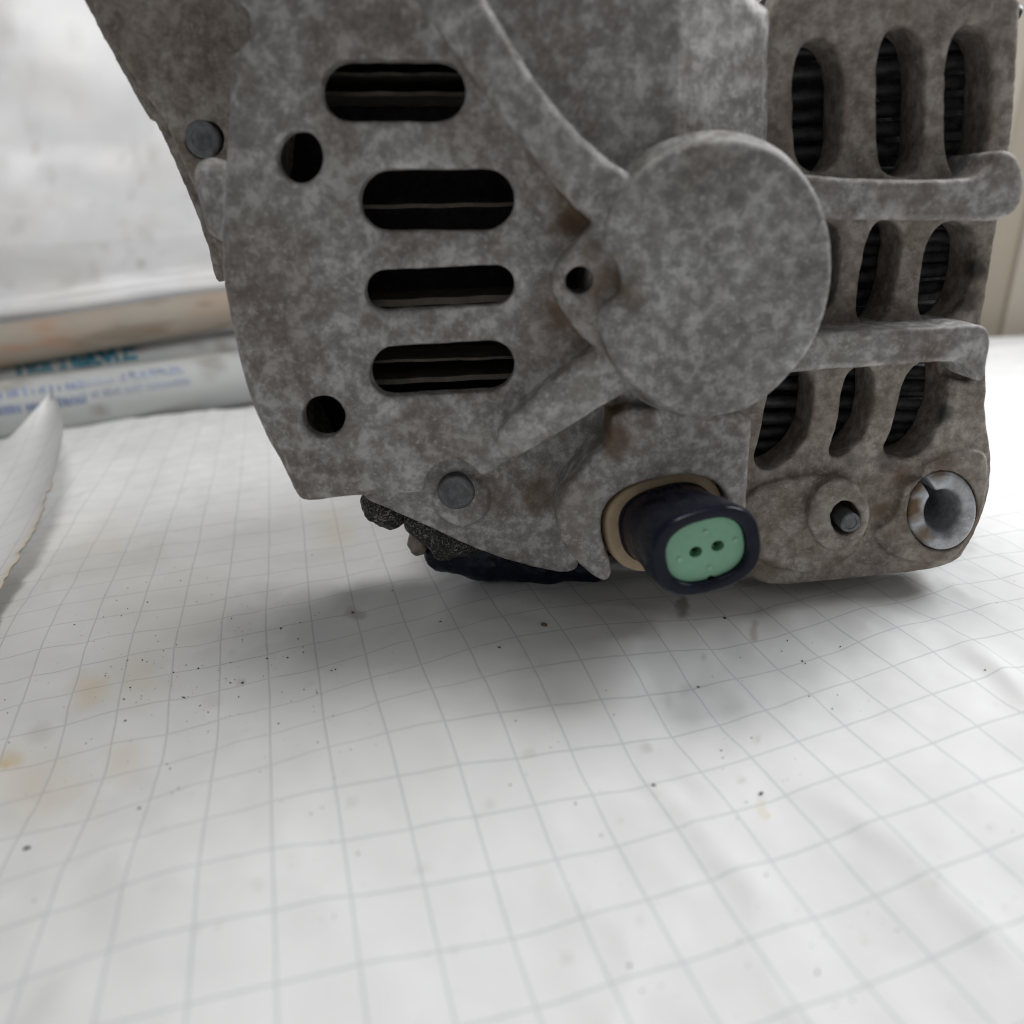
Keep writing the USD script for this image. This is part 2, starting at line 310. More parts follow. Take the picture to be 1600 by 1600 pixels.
# beige boarded wall beyond the table at the right
put('wall', box((8, 52, -30), (95, 53, 70)), 'wall_beige', kind='structure', label='beige wall beyond the table at the right')
for k, (a, b) in enumerate(((30.0, 32.4), (34.6, 38.6), (41, 44), (47, 51))):
    put('wall_strip', box((a, 51.6, -30), (b, 52.2, 70)), 'wall_strip', '/World/wall')
NODES = '4084053f64094053f34094053f040a4053ed40a4053eb40b4043e940b4033e840b4023e840a4013e840a3ff3e84093fe3e94083fd3ea4063fd3eb4053fc3ec4033fc3ee4023fc3f04003fc3f23ff3fc3f43fd3fd3f63fc3fd3f93fc3fd3fb3fb3fe3fc3fb3fe3fe3fb3ff3ff3fb3ff4003fb3ff4003fb3ff4013fb3ff4013fc3ff4013fc3ff4013fc3ff4013fc3ff4013fc3ff4013fc3ff4013fc3ff4013fc3ff4014084053ff4094053fa4094053f640a4053f240b4053ef40b4043ec40b4043ea40b4033e940b4023e940a4003e94093ff3e94083fe3ea4063fe3ec4053fd3ed4033fd3ef4013fd3f23ff3fd3f43fe3fd3f63fd3fd3f83fc3fe3fa3fb3fe3fc3fb3fe3fd3fb3fe3fe3fb3ff3ff3fb3ff4003fb3ff4013fb3ff4013fb3ff4013fc3ff4013fc3ff4013fc3ff4013fc3ff4013fc3ff4013fc3ff4013fc3ff4013fc3ff4014074054074084054024094053fc40a4053f740b4053f340b4053ef40b4043ec40b4033ea40b4033ea40a4013e94094003ea4083ff3eb4063ff3ed4043fe3ef4023fe3f14003fe3f33ff3fe3f63fd3fe3f83fc3fe3fa3fb3fe3fc3fb3fe3fd3fb3fe3fe3fb3ff3ff3fb3ff4003fb3ff4003fb3ff4013fb3ff4013fb3ff4013fc3ff4013fc3ff4013fc3ff4013fc3ff4013fc3ff4013fc3ff4013fc3ff4013fc3ff40040740440f40840440940940540240a4053fc40b4053f740b4053f240c4053ee40c4043ec40b4043ea40b4023ea4094013ea4084003ec4064003ed4043ff3f04013ff3f33ff3ff3f63fe3ff3f83fc3ff3fa3fc3ff3fc3fb3ff3fe3fb3ff3ff3fb3ff3ff3fb3ff4003fb3ff4003fb3ff4013fb3ff4013fb3ff4013fc3ff4013fc3ff4013fc3ff4013fc3ff4013fc3ff4013fc3ff4013fc3ff4013fc3ff4003fc3ff40040640441740740441040840440940940540240a4053fb40b4053f640c4063f140c4053ee40c4053eb40b4043eb40a4023eb4084013ec4054003ef4034003f24004003f53fe4003f83fd4003fb3fc4003fd3fb4003fe3fb4003ff3fb3ff4003fb3ff4003fb3ff4013fb3ff4013fb3ff4013fb3ff4013fb3ff4013fc3ff4013fc3ff4013fc3ff4013fc3ff4013fc3ff4013fc3ff4003fc3ff4003fc3ff4003fc3ff40040640341d40740341640840440f40940440840a40540140b4063fa40c4063f440d4063f040d4063ed40c4053eb40b4033eb4084023ed4054013f04024013f43ff4013f83fd4013fb3fc4013fd3fb4013ff3fb4004003fb4004003fb4004013fb4004013fb3ff4013fb3ff4013fb3ff4013fb3ff4013fc3ff4013fc3ff4013fc3ff4013fc3ff4013fc3ff4013fc3ff4003fc3ff4003fc3ff4003fc3ff4003fc3ff40040640242140640341b40740341540840440f40940440840a40540040c4063f940d4073f340e4073ee40e4063ec40c4053ec4084043ef4044033f34004023f73fd4023fb3fb4023fe3fb4023ff3fb4014003fb4014013fb4014023fb4004023fb4004023fb3ff4023fb3ff4023fb3ff4023fc3ff4013fc3ff4013fc3ff4013fc3ff4013fc3ff4013fc3ff4003fc3ff4003fc3ff4003fc3ff4003fc3ff4003fc3ff40040640242240640241f40740241b40740341640840340f40940440840b4063ff40e4073f74104083f04114093ed40b4063ee4084063f24024043f63fd4033fc3fb4033ff3fa4034003fa4024013fa4024023fb4014023fb4014023fb4004033fb4004023fb3ff4023fc3ff4023fc3ff4023fc3ff4013fc3ff4013fc3ff4013fc3ff4013fc3ff4013fc3ff4003fc3ff4003fc3ff4003fc3ff4003fc3ff4003fc3ff40040540142140640142040640242040640241d40740241840840341140a40440740d4063fd4124093f440f4083ef4094063f14034053f63fe4043fb3f94033ff3f94034013f94034023fa4034033fa4024033fb4014033fb4014033fb4004033fc4004033fc3ff4033fc3ff4023fc3ff4023fc3ff4013fc3ff4013fc3ff4013fc3ff4013fc3fe4003fc3fe4003fc3fe4003fc3fe4003fc3fe4003fc3ff4003fc3ff3ff40540141c40640141f40640142240640142340640142240740241c40840241140b40340440f4063fa40a4053f44044053f63fe4043f93f94033fd3f64024003f74034023f94034033fa4024033fb4024043fb4014043fc4014043fc4004043fc4004033fc3ff4033fc3ff4023fc3ff4023fc3ff4013fc3ff4013fc3ff4013fc3fe4003fc3fe4003fc3fe4003fc3fe4003fc3fe4003fc3fe4003fc3fe3ff3fc3fe3ff40540141540540141b40540142140540142640540142940540142640640141c40840140d4094023ff4054033f83ff4033f73fa4023fb3f54013fe3f44014003f64014013f94014033fa4014043fb4014043fc4014043fc4004043fc4004043fc4004033fc3ff4033fc3ff4023fc3ff4023fc3ff4013fc3ff4013fc3ff4013fc3fe4003fc3fe4003fc3fe4003fc3fe4003fc3fe4003fc3fe4003fc3fe3ff3fc3fe3ff40440140d40540141440540041c40540042340540142a40440142e4044004244044004164034004083ff4013fc3fb4003f93f74003fb3f43ff3ff3f33fe3ff3f63ff4013f94004033fb4004043fc4004053fc4004053fc4004053fd3ff4043fd3ff4043fd3ff4033fd3ff4023fd3ff4023fc3ff4013fc3ff4013fc3fe4013fc3fe4003fc3fe4003fc3fe4003fc3fe4003fc3fe4003fc3fe3ff3fc3fe3ff3fc3fe3ff40440140440440140b40440141340440041b4044004224034004274023ff4264003ff41e3fd3ff4123fb3ff4033f93ff3fd3f63fe3fe3f43fd4013f43fc4013f73fd4033fa3fe4043fb3fe4053fc3ff4053fc3ff4053fd3ff4053fd3ff4043fd3ff4033fd3ff4033fd3ff4023fd3ff4023fd3ff4013fd3fe4013fc3fe4003fc3fe4003fc3fe4003fc3fe4003fc3fe4003fc3fe3ff3fc3fe3ff3fc3fe3ff3fc3fe3ff4034013fc40340140240340140840340140e4034004154023ff41c4004004243fd3ff4223fa3fe4173fa3fd40b3f93fe4043f73fe4043f73fd4053f73fc4063f93fc4063fa3fc4063fb3fd4063fc3fd4063fd3fe4053fd3fe4053fd3fe4043fd3fe4033fd3ff4033fd3ff4023fd3fe4013fd3fe4013fd3fe4013fc3fe4003fc3fe4003fc3fe4003fc3fe4003fc3fe3ff3fc3fe3ff3fc3fe3ff3fc3fe3ff3fc3fe3ff4034013f54034013f84034013fc40340140040340040540340040e40140041d3fe4004243fb3fe4203f93fd4173fa3fd4103f93fd40d3f93fc40c3f93fb40b3fa3fb4093fb3fb4083fc3fc4073fc3fd4063fd3fd4053fd3fe4053fd3fe4043fd3fe4033fd3fe4023fd3fe4023fd3fe4013fd3fe4013fd3fe4003fd3fe4003fc3fe4003fc3fe4003fc3fe4003fc3fe3ff3fc3fe3ff3fc3fe3ff3fc3fe3ff3fc3fe3ff4034013f04034013f04024013f14024013f24024013f74034004004034014134014004233fe3ff4263fc3fd4213fb3fd41d3fb3fc4183fb3fc4133fb3fb4103fb3fb40d3fc3fb40a3fc3fc4093fc3fc4073fd3fd4063fd3fd4053fd3fd4043fd3fe4033fd3fe4023fd3fe4023fd3fe4013fd3fe4013fd3fe4003fc3fe4003fc3fe4003fc3fe4003fc3fe3ff3fc3fe3ff3fc3fe3ff3fc3fe3ff3fc3fe3ff3fc3fe3ff4034013ec4034013ea4024013e84024013e84024003eb4034003f540440040940340041e40040042a3fe3fe42b3fd3fd4273fd3fc4213fc3fc41b3fc3fb4153fc3fb4103fc3fb40d3fc3fb40a3fd3fc4083fd3fc4063fd3fd4053fd3fd4043fd3fd4033fd3fe4023fd3fe4013fd3fe4013fd3fe4003fd3fe4003fc3fe4003fc3fe4003fc3fe3ff3fc3fe3ff3fc3fe3ff3fc3fe3ff3fc3fe3ff3fc3fe3ff3fc3fe3ff4034013eb4034013e74034013e44034013e24034003e34034003eb4044003fe4044004154033ff4274003ff4303ff3fd42d3fe3fc4273fe3fc4203fd3fb4193fd3fb4133fd3fb40f3fd3fc40b3fd3fc4093fd3fc4063fd3fd4053fd3fd4043fd3fd4033fd3fe4023fd3fe4013fd3fe4013fd3fe4003fc3fe4003fc3fe4003fc3fe4003fc3fe3ff3fc3fe3ff3fc3fe3ff3fc3fe3ff3fc3fe3ff3fc3fe3ff3fc3fe3ff4034023eb4034013e74034013e44044013e14044003e04023ff3e24043ff3f34053ff40a4043ff41f4023ff42c4013fe42d4003fd4293ff3fc4223fe3fc41b3fd3fc4153fd3fc4103fd3fc40d3fd3fc4093fd3fc4073fd3fd4053fd3fd4043fd3fd4033fd3fd4023fd3fe4013fc3fe4003fc3fe4003fc3fe4003fc3fe4003fc3fe3ff3fc3fe3ff3fc3fe3ff3fc3fe3ff3fc3fe3ff3fc3fe3ff3fc3fe3ff3fc3fe3ff4034023ed4044013ea4044013e74054013e44074003e34053fe3e14043fe3ea4053fe3fc4043ff4124043ff4244023fe4284013fd4263ff3fd4213fe3fd41c3fe3fc4163fd3fc4113fd3fc40d3fd3fc40a3fd3fd4083fc3fd4053fc3fd4043fc3fd4033fc3fd4023fc3fe4013fc3fe4003fc3fe4003fc3fe4003fc3fe4003fc3fe3ff3fc3fe3ff3fc3fe3ff3fc3fe3ff3fc3fe3ff3fc3fe3ff3fc3fe3ff3fc3fe3ff4044023f04044023ee4044013ec4044013e94044013e64054003e44033ff3e74033ff3f14043ff4054053fe4174033fe41e4013fe4204003fd41d3ff3fd41a3fe3fd4163fd3fd4113fd3fd40e3fd3fd40b3fd3fd4083fc3fd4063fc3fd4043fc3fd4033fc3fe4023fc3fe4013fc3fe4003fc3fe4003fc3fe4003fc3fe3ff3fc3fe3ff3fc3fe3ff3fc3fe3ff3fc3fe3ff3fc3fe3ff3fc3fe3ff3fc3fe3ff3fb3fe3ff4044023f44044023f34034023f14034023f04024033ee4034023ea4044003e84033ff3eb4043ff3f94043ff4094033ff4124013fe4174003fe4183ff3fe4163fe3fe4143fd3fe4113fd3fd40e3fd3fd40b3fd3fd4083fc3fd4063fc3fd4043fc3fe4033fc3fe4023fc3fe4013fc3fe4003fc3fe4003fc3fe4003fc3fe3ff3fc3fe3ff3fc3fe3ff3fc3fe3ff3fc3fe3ff3fc3fe3ff3fc3fe3ff3fb3ff3ff3fb3ff3ff4044033f84034033f84024033f74024033f64014033f44024023f04044013ee4034003ed4033ff3f34033ff3fe4023ff4074013ff40e4003ff4113ff3ff4123fe3ff4113fd3fe40f3fd3fe40d3fd3fe40a3fd3fe4083fc3fe4063fc3fe4053fc3fe4033fc3fe4023fc3fe4013fc3fe4013fc3fe4003fc3fe4003fc3fe3ff3fc3fe3ff3fc3fe3ff3fc3fe3ff3fc3fe3ff3fc3ff3ff3fb3ff3ff3fb3ff3ff3fb3ff3ff4034043fc4024043fc4024043fd4014043fc4014043fc4014043fa4024033f84034023f64034013f54034003f94014004004004004063ff40040b3ff40040d3fe3ff40d3fd3ff40d3fd3ff40b3fd3fe40a3fd3fe4083fc3fe4063fc3fe4053fc3fe4033fc3fe4023fc3fe4013fc3fe4013fc3fe4003fc3fe4003fc3fe4003fc3fe3ff3fc3ff3ff3fc3ff3ff3fc3ff3ff3fb3ff3ff3fb3ff3ff3fb3ff3ff3fb3ff3ff4024054004024054014014054024004054023ff4064033ff4054034004054034014044014034023fd4024023fc4004013fe4004014023ff4014063fe4004083fe40040a3fe40040a3fd3ff4093fd3ff4083fd3ff4073fc3ff4063fc3ff4043fc3ff4033fc3fe4023fc3fe4013fc3fe4013fc3fe4003fc3ff4003fc3ff4003fc3ff3ff3fc3ff3ff3fc3ff3ff3fb3ff3ff3fb3ff3ff3fb3ff3ff3fb3ff3ff3fb3ff3ff4024054034014054044004054063ff4064073ff4064093fe40740a3ff40640b40040540b4014044064014034014004024003ff4024013ff4014033fe4014053fe4014063fe4004073fd4004073fd4004073fd3ff4063fd3ff4053fc3ff4043fc3ff4033fc3ff4023fc3ff4013fc3ff4013fc3ff4003fc3ff4003fc3ff4003fc3ff4003fc3ff3ff3fb3ff3ff3fb3ff3ff3fb3ff3ff3fb3ff3ff3fb3ff3ff3fb3ff3ff4014054054004064074004064093ff40640b3ff40640d3ff40640e3ff40540f40040540e40140540a4004044064004034033ff4034013ff4024023fe4024033fe4014043fe4014053fd4004053fd4004053fd4004053fd4004043fc3ff4033fc3ff4033fc3ff4023fc3ff4013fc3ff4013fc3ff4003fc3ff4003fc3ff4003fc3ff4003fb3ff4003fb3ff4003fb3ff3ff3fb3ff3ff3fb3ff3ff3fb3ff3ff3fb3ff3ff4004064084004064093ff40640b3ff40640d3ff40540f3ff40541040040541040040540f40040540c4004044094004044053ff4034033ff4034023ff4024013fe4024023fe4014033fd4014033fd4014033fd4004033fd4004033fd4004033fc4004023fc4004023fc3ff4013fc3ff4013fc3ff4013fc3ff4003fc3ff4003fb3ff4003fb3ff4003fb3ff4003fb3ff4003fb3ff4003fb3ff4003fb3ff4003fa3ff3ff40040540940040640b3ff40540d3ff40540e3ff40541040040541040040541040040540f40040440d40040440a4004044073ff4034043ff4034023ff4034013fe4024013fe4024013fe4014023fd4014023fd4014023fd4004023fd4004023fc4004023fc4004023fc4004013fc4004013fc4004013fc3ff4003fc3ff4003fb3ff4003fb3ff4003fb3ff4003fb3ff4003fb3ff4003fb3ff4003fb3ff4003fa3ff40040040540b40040540c40040540d40040540f40040540f40040541040040540f40040440e40040440c40040440a4004044073ff4044053ff4034033ff4034013fe4034013fe4024013fe4024013fd4014013fd4014013fd4014013fd4014013fc4004013fc4004013fc4004013fc4004013fc4004013fc4004003fc4004003fb4004003fb4004003fb3ff4003fb3ff4003fb3ff4003fb3ff4003fa3ff4003fa3ff4003ff40540b40040540c40040540d40040540e40040540e40040540e40040540e40040440d40040440b4004044094004044073ff4044053ff4044033ff4034023fe4034013fe4034003fe4024003fe4024003fd4024003fd4014013fd4014013fd4014013fc4014013fc4004013fc4004013fc4004003fc4004003fb4004003fb4004003fb4004003fb4004003fb4004003fb4004003fa4004003fa4004003fa40040040040540c40040540c40040540d40040540d40040540d40040540d40040540c40040440b40040440a4004044084004044073ff4044053ff4044033ff4034023fe4034013fe4034003fe4034003fe4024003fd4024003fd4024003fd4014003fd4014003fc4014003fc4014003fc4014003fc4004003fc4004003fb4004003fb4004003fb4004003fb4004003fb4004003fb4004003fa4004003fa4004003fa40040040040540b40040540b40040540c40040540c40040540b40040540b40040440a40040440a4004044094004044073ff4044063ff4044053ff4044033ff4044023ff4034013fe4034003fe4034003fe4033ff3fd4023ff3fd4024003fd4024003fd4024003fc4014003fc4014003fc4014003fc4014003fc4014003fb4014003fb4004003fb4004003fb4004003fb4004003fa4004003fa4004003fa4004003fa40040040040540b40040540b40040540a40040540a40040540a4004054094004044094004044084004044074004044063ff4044053ff4044043ff4044033ff4044023ff4044013fe4034003fe4034003fe4033ff3fd4033ff3fd4023ff3fd4023ff3fd4024003fc4024003fc4014003fc4014003fc4014003fc4014003fb4014003fb4014003fb4014003fb4014003fb4004003fa4004003fa4004003fa4004003fa40040040040540a4004054094004054094004054094004054084004054084004044074004044074004044064004044053ff4044043ff4044033ff4044033ff4044023ff4044013fe4044003fe4034003fe4033ff3fe4033ff3fd4033ff3fd4023ff3fd4023ff3fd4024003fc4024003fc4024003fc4014003fc4014003fb4014003fb4014003fb4014003fb4014003fb4014003fa4014003fa4014003fa4014003fa4004004004054094004054084004054084004054074004054074004054064004054064004044054004044053ff4044043ff4044033ff4044033ff4044023ff4044013ff4044013fe4044003fe4034003fe4034003fe4033ff3fd4033ff3fd4033ff3fd4023ff3fd4024003fc4024003fc4024003fc4024003fc4024003fb4014003fb4014003fb4014003fb4014003fa4014003fa4014003fa4014003fa4014003f94014004004054074004054074004054064004054064004054054004054054004054044004054044004044043ff4044033ff4044033ff4044023ff4044023ff4044013ff4044013fe4044003fe4044003fe4044003fe4033ff3fd4033ff3fd4033ff3fd4033ff3fd4033ff3fc4024003fc4024003fc4024003fc4024003fb4024003fb4024003fb4024003fb4014003fa4014003fa4014003fa4014003fa4014003f94014004004054064004054064004054054004054054004054044004054044004054034004054033ff4054033ff4054023ff4044023ff4044023ff4044013ff4044013fe4044013fe4044003fe4044003fe4044003fe4044003fd4033ff3fd4033ff3fd4033ff3fd4033ff3fc4034003fc4034003fc4024003fc4024003fb4024003fb4024003fb4024003fb4024003fa4024003fa4024003fa4014003f94014003f94014004004054054004054044004054044004054034004054034004054034004054024004054023ff4054023ff4054023ff4054013ff4054013ff4044013ff4044013fe4044003fe4044003fe4044003fe4044003fe4044003fd4044003fd4033ff3fd4033ff3fd4034003fc4034003fc4034003fc4034003fc4034003fb4024003fb4024003fb4024003fa4024003fa4024003fa4024003fa4024003f94024003f94024004004054034004054034004054034004054024004054024004054024004054023ff4054013ff4054013ff4054013ff4054013ff4054013ff4054003ff4044003fe4044003fe4044003fe4044003fe4044003fe4044003fd4044003fd4044003fd4044003fd4034003fc4034003fc4034003fc4034003fb4034003fb4034003fb4034003fb4024003fa4024003fa4024003fa4024003fa4024003f94024003f94024004004054024004054024004054024004054024004054014004054014004054013ff4054013ff4054013ff4054003ff4054003ff4054003ff4054003ff4054003fe4054003fe4044003fe4044003fe4044003fe4044003fd4044003fd4044003fd4044003fd4044003fc4044003fc4034003fc4034003fb4034003fb4034003fb4034003fb4034003fa4034003fa4034003fa4024003fa4024003f94024003f94024004004054014004054014004054014004054014004054014004054003ff4054003ff4054003ff4054003ff4054003ff4054003ff4054003ff4054003ff4054003fe4054003fe4054003fe4054003fe4044003fd4044003fd4044003fd4044003fd4044003fc4044003fc4044003fc4044003fc4044003fb4034003fb4034003fb4034003fb4034003fa4034003fa4034003fa4034003f94034003f94034003f94024004004054004004054004004054004004054004004054004004054003ff4054003ff4054003ff4054003ff4054003ff4054003ff4054003ff4054003fe4054003fe4054003fe4054003fe4054003fe4054003fd4054003fd4044003fd4044003fd4044003fc4044003fc4044003fc4044003fc4044003fb4044003fb4044003fb4034003fb4034003fa4034003fa4034003fa4034003f94034003f94034003f94034004004053ff4004053ff4004053ff4004053ff4004053ff3ff4053ff3ff4053ff3ff4053ff3ff4053ff3ff4053ff3ff4053ff3ff4053ff3ff4054003fe4054003fe4054003fe4054003fe4054003fe4054003fd4054003fd4054003fd4054003fd4054003fc4044003fc4044003fc4044003fc4044003fb4044003fb4044003fb4044003fa4044003fa4044003fa4034003fa4034003f94034003f94034003f94034004004053fe4004053ff4004053ff4004053ff4004053ff3ff4053ff3ff4053ff3ff4053ff3ff4053ff3ff4053ff3ff4053ff3ff4053ff3ff4053ff3fe4053ff3fe4054003fe4054003fe4054003fe4054003fd4054003fd4054003fd4054003fd4054003fc4054003fc4054003fc4044003fc4044003fb4044003fb4044003fb4044003fa4044003fa4044003fa4044003f94044003f94044003f94034003f94034004004053fe4004053fe4004053fe4004053fe3ff4053fe3ff4053fe3ff4053fe3ff4053fe3ff4053ff3ff4053ff3ff4053ff3ff4053ff3fe4053ff3fe4053ff3fe4053ff3fe4054003fe4054003fd4054003fd4054003fd4054003fd4054003fd4054003fc4054003fc4054003fc4054003fb4054003fb4054003fb4044003fb4044003fa4044003fa4044003fa4044003f94044003f94044003f94044003f94044004004063fd4004063fd4004063fd4004063fd3ff4063fe3ff4053fe3ff4053fe3ff4053fe3ff4053fe3ff4053fe3ff4063ff3ff4063ff3fe4063ff3fe4063ff3fe4053ff3fe4054003fe4054003fd4054003fd4054003fd4054003fd4054003fc4054003fc4054003fc4054003fc4054003fb4054003fb4054003fb4054003fb4054003fa4054003fa4044003fa4044003f94044003f94044003f94044003f8404400'

# ------------------------------------------------------------------ the squared paper: a real, gently waving sheet (nodes in hundredths of a centimetre off the flat grid)
_D = np.array([int(NODES[k:k + 3], 16) - 1024 for k in range(0, len(NODES), 3)], float).reshape(47, 36, 3) / 100
_I, _J = np.arange(-20, 27), np.arange(-9, 27)
_spl = [RectBivariateSpline(_I, _J, _D[..., k]) for k in range(3)]
def sheet(u, v):
    uc, vc = np.clip(u, -20, 26), np.clip(v, -9, 26); P = np.zeros(u.shape + (3,)); P[..., :2] = uv2w(np.stack([u, v], -1))
    for k in range(3): P[..., k] += _spl[k].ev(uc, vc)
    p = np.concatenate([P[..., :2], np.zeros(u.shape + (1,))], -1)
    P[..., 2] += (fbm(p * .55 + 9, 3, 4) - .5) * .12 - np.abs(fbm(p * .45 + 21, 3, 14) - .5) * .30 + .03 + (fbm(p * 2.2 + 4, 2, 8) - .5) * .02
    for (cx, cy, dx, dy, ln, amp) in RIDGES:
        a = (P[..., 0] - cx) * dx + (P[..., 1] - cy) * dy; b = -(P[..., 0] - cx) * dy + (P[..., 1] - cy) * dx
        P[..., 2] += amp * np.exp(-(b / .28) ** 2) * np.exp(-(a / ln) ** 4)
    return P
def ridge(x0, y0, x1, y1, amp):
    a, b = PZ(x0, y0, .1), PZ(x1, y1, .1); m = (a + b) / 2; e = (b - a)[:2]; l = np.linalg.norm(e); return (m[0], m[1], e[0] / l, e[1] / l, l / 2, amp)
RIDGES = [ridge(1010, 1180, 1220, 1400, .06), ridge(1500, 1010, 1640, 1100, .08), ridge(1280, 1215, 1450, 1330, .045), ridge(1440, 1330, 1600, 1480, .06)]
uu = np.concatenate([np.arange(-20, 18, .085), np.arange(18, 40, .3)]); tt = np.linspace(0, 1, 400) ** 1.15
vfar = np.where(uu < -9.3, 26.0 - .0 * uu, 26.0 - (uu + 9.3) * .105)
Ug = np.repeat(uu[:, None], len(tt), 1); Vg = -13 + (vfar[:, None] + 13) * tt[None, :]
PS = sheet(Ug, Vg); nu, nv = Ug.shape
ids = np.arange(nu * nv).reshape(nu, nv)
SF = np.stack([ids[:-1, :-1].ravel(), ids[1:, :-1].ravel(), ids[1:, 1:].ravel(), ids[:-1, 1:].ravel()], 1)
SV = PS.reshape(-1, 3); SPX = project(SV)
infront = (SV - CAM) @ FW > 3
def spot(px, py, r, soft=.5, sx=1.0, rot=0.0, nz=.5, sc=1.2):
    d = SPX - [px, py]; c, s = math.cos(rot), math.sin(rot); q = np.stack([(d[:, 0] * c + d[:, 1] * s) / sx, -d[:, 0] * s + d[:, 1] * c], 1)
    rr = np.linalg.norm(q, axis=1) / r
    n = fbm(SV * sc + px, 4, 3)
    return np.clip((1 - rr + (n - .5) * 2 * nz) / soft, 0, 1) * infront
st = np.zeros((len(SV), 3))
for a in ((140, 1085, 42, .9, 1.3), (22, 1188, 26, .6, 1.2)): st[:, 0] = np.maximum(st[:, 0], .55 * spot(*a[:4], sx=a[4]))
st[:, 0] = np.maximum(st[:, 0], .75 * spot(8, 1195, 14, .7, 1.3))
for a in ((60, 1235, 80, .9, 1.4, .24), (190, 1185, 45, .9, 1.0, .22), (215, 1050, 60, .9, 1.2, .20), (150, 860, 70, .9, 1.5, .14), (280, 960, 80, .9, 1.6, .10), (520, 825, 42, .8, 1.1, .22), (1190, 1262, 14, .6, .6, .30), (1197, 1275, 9, .5, .7, .4)):
    st[:, 0] = np.maximum(st[:, 0], a[5] * spot(*a[:4], sx=a[4]))
for a in ((1066, 945, 22, .5, .55, .65), (1178, 985, 20, .5, .5, .4), (555, 958, 12, .6, 1.6, .4), (420, 930, 36, .9, 1.3, .10), (330, 1095, 16, .8, 1.4, .12), (60, 1145, 20, .8, 1.5, .15), (850, 1040, 20, .8, 1.2, .08), (1185, 1155, 9, .7, .7, .18), (600, 1000, 60, 1., 1.8, .06),
          (375, 1065, 8, .5, 1.0, .25), (230, 860, 40, .9, 1.6, .07), (1160, 1220, 10, .7, 1.0, .22), (1010, 1170, 9, .7, 1.2, .2), (1100, 1025, 9, .6, .6, .25), (1045, 1100, 14, .7, .5, .15)):
    st[:, 1] = np.maximum(st[:, 1], a[5] * spot(*a[:4], sx=a[4], nz=.9, sc=4))
for k in range(40):
    st[:, 2] = np.maximum(st[:, 2], .28 * spot(rng.uniform(0, 1600), rng.uniform(900, 1500), rng.uniform(3, 11), .8, rng.uniform(.6, 2.2), rng.uniform(-.4, .4), nz=.9, sc=5))
put('squared_paper', (SV, SF), 'squared_paper', label='large sheet of dirty squared paper spread over the table under the alternator', cat='paper sheet', smooth=True,
    uv=np.stack([Ug.ravel(), Vg.ravel()], 1), dirt_shading=st)
_kd = cKDTree(SPX[infront]); _kv = SV[infront]
def on_paper(px, py): return _kv[_kd.query([px, py])[1]].copy()

# ------------------------------------------------------------------ the alternator
YF, YD, YB, YL, YC, YR = 14.0, 13.1, 14.35, 14.95, 13.6, 15.3
ALT = thing('alternator', 'dirty grey cast aluminium car alternator with a green two pin plug, resting on squared paper', 'alternator', base=(3.6, 17.0, 0.1))
def grime_and_shading(v, spots, seed=0):
    """spots: (px, py, Y, radius cm, channel 0 brown / 1 black / 2 pale, strength): brown soiling plus painted shade and lit tones, with a patchy edge"""
    d = np.zeros((len(v), 3))
    n = fbm(v * 2.6 + seed, 4, seed + 5)
    for px, py, Y, r, ch, s in spots:
        q = np.linalg.norm(v - PY(px, py, Y), axis=1) / r
        d[:, ch] = np.maximum(d[:, ch], s * np.clip((1.15 - q + (n - .5) * 1.5) / .7, 0, 1))
    n2 = fbm(v * 1.1 + 17 + seed, 3, seed + 9)
    d[:, 0] = np.maximum(d[:, 0], .22 * np.clip((n2 - .52) / .15, 0, 1))
    return d

# end plate: the big casting at the left, with its slots, holes, ribs, pocket and plug box
S = Solid((-6.2, 13.0, .5), (6.4, 17.0, 13.2), .06)
F_out = plane_poly([(352, -130), (353, 60), (351, 190), (341, 300), (339, 400), (349, 480), (364, 550), (385, 630), (413, 690), (440, 738), (458, 778), (472, 790), (500, 787), (560, 780), (612, 776), (668, 776), (676, 768), (760, 752), (800, 722), (955, 625), (1010, 650), (1180, 645), (1182, 560), (1236, 300), (1241, -130)], YF, 1)
FL_ = lambda x, z: np.clip(x - 3.0, 0, 3) * .5
plate = S.slab(F_out, YF, 17.4, .32, lean=FL_)
S.add(plate)
# boss swelling on the left rim
S.add(S.capsule(PY(336, 278, YF + .8), PY(350, 345, YF + .8), .34), .35)
# ribs
S.add(S.slab(plane_poly([(560, -130), (690, -130), (790, 50), (836, 120), (893, 195), (972, 265), (1040, 290), (990, 380), (915, 342), (862, 280), (806, 208), (735, 115), (660, 10)], YF - .6, 1), YF - .6, YF + .3, .2), .12)
S.add(S.slab(plane_poly([(985, 520), (930, 545), (900, 566), (850, 606), (800, 648), (772, 690), (792, 724), (850, 694), (960, 624), (1010, 600)], YF - .56, 1), YF - .56, YF + .4, .12), .10)
# screw boss beside the bearing cover
S.add(S.slab(plane_poly([(1010, 275), (950, 325), (905, 372), (872, 412), (861, 445), (874, 482), (902, 520), (945, 556), (1010, 580)], YF - .62, 1), YF - .62, YF + .3, .10), .06)
# hollow interior behind the plate
inner = Polygon(F_out).buffer(-.45)
S.cut(S.slab(np.array(inner.exterior.coords)[:-1], YF + .42, 18, .05, lean=FL_))
# lower recessed panel
S.add(S.slab(plane_poly([(540, 700), (562, 778), (600, 795), (640, 812), (700, 840), (760, 867), (820, 885), (872, 897), (897, 895), (905, 885), (915, 800), (1000, 700), (985, 600), (900, 610), (780, 668), (600, 668)], YL, 1), YL, YL + .55, .12), .16)
# bolt seat
S.cut(S.slab(plane_poly(ell(708, 764, 46, 46), YF, 0), YF - 1, YL - .02, .02), .06)
S.add(S.slab(plane_poly(ell(722, 785, 44, 40), YL - .18, 0), YL - .18, YL + .2, .12), .12)
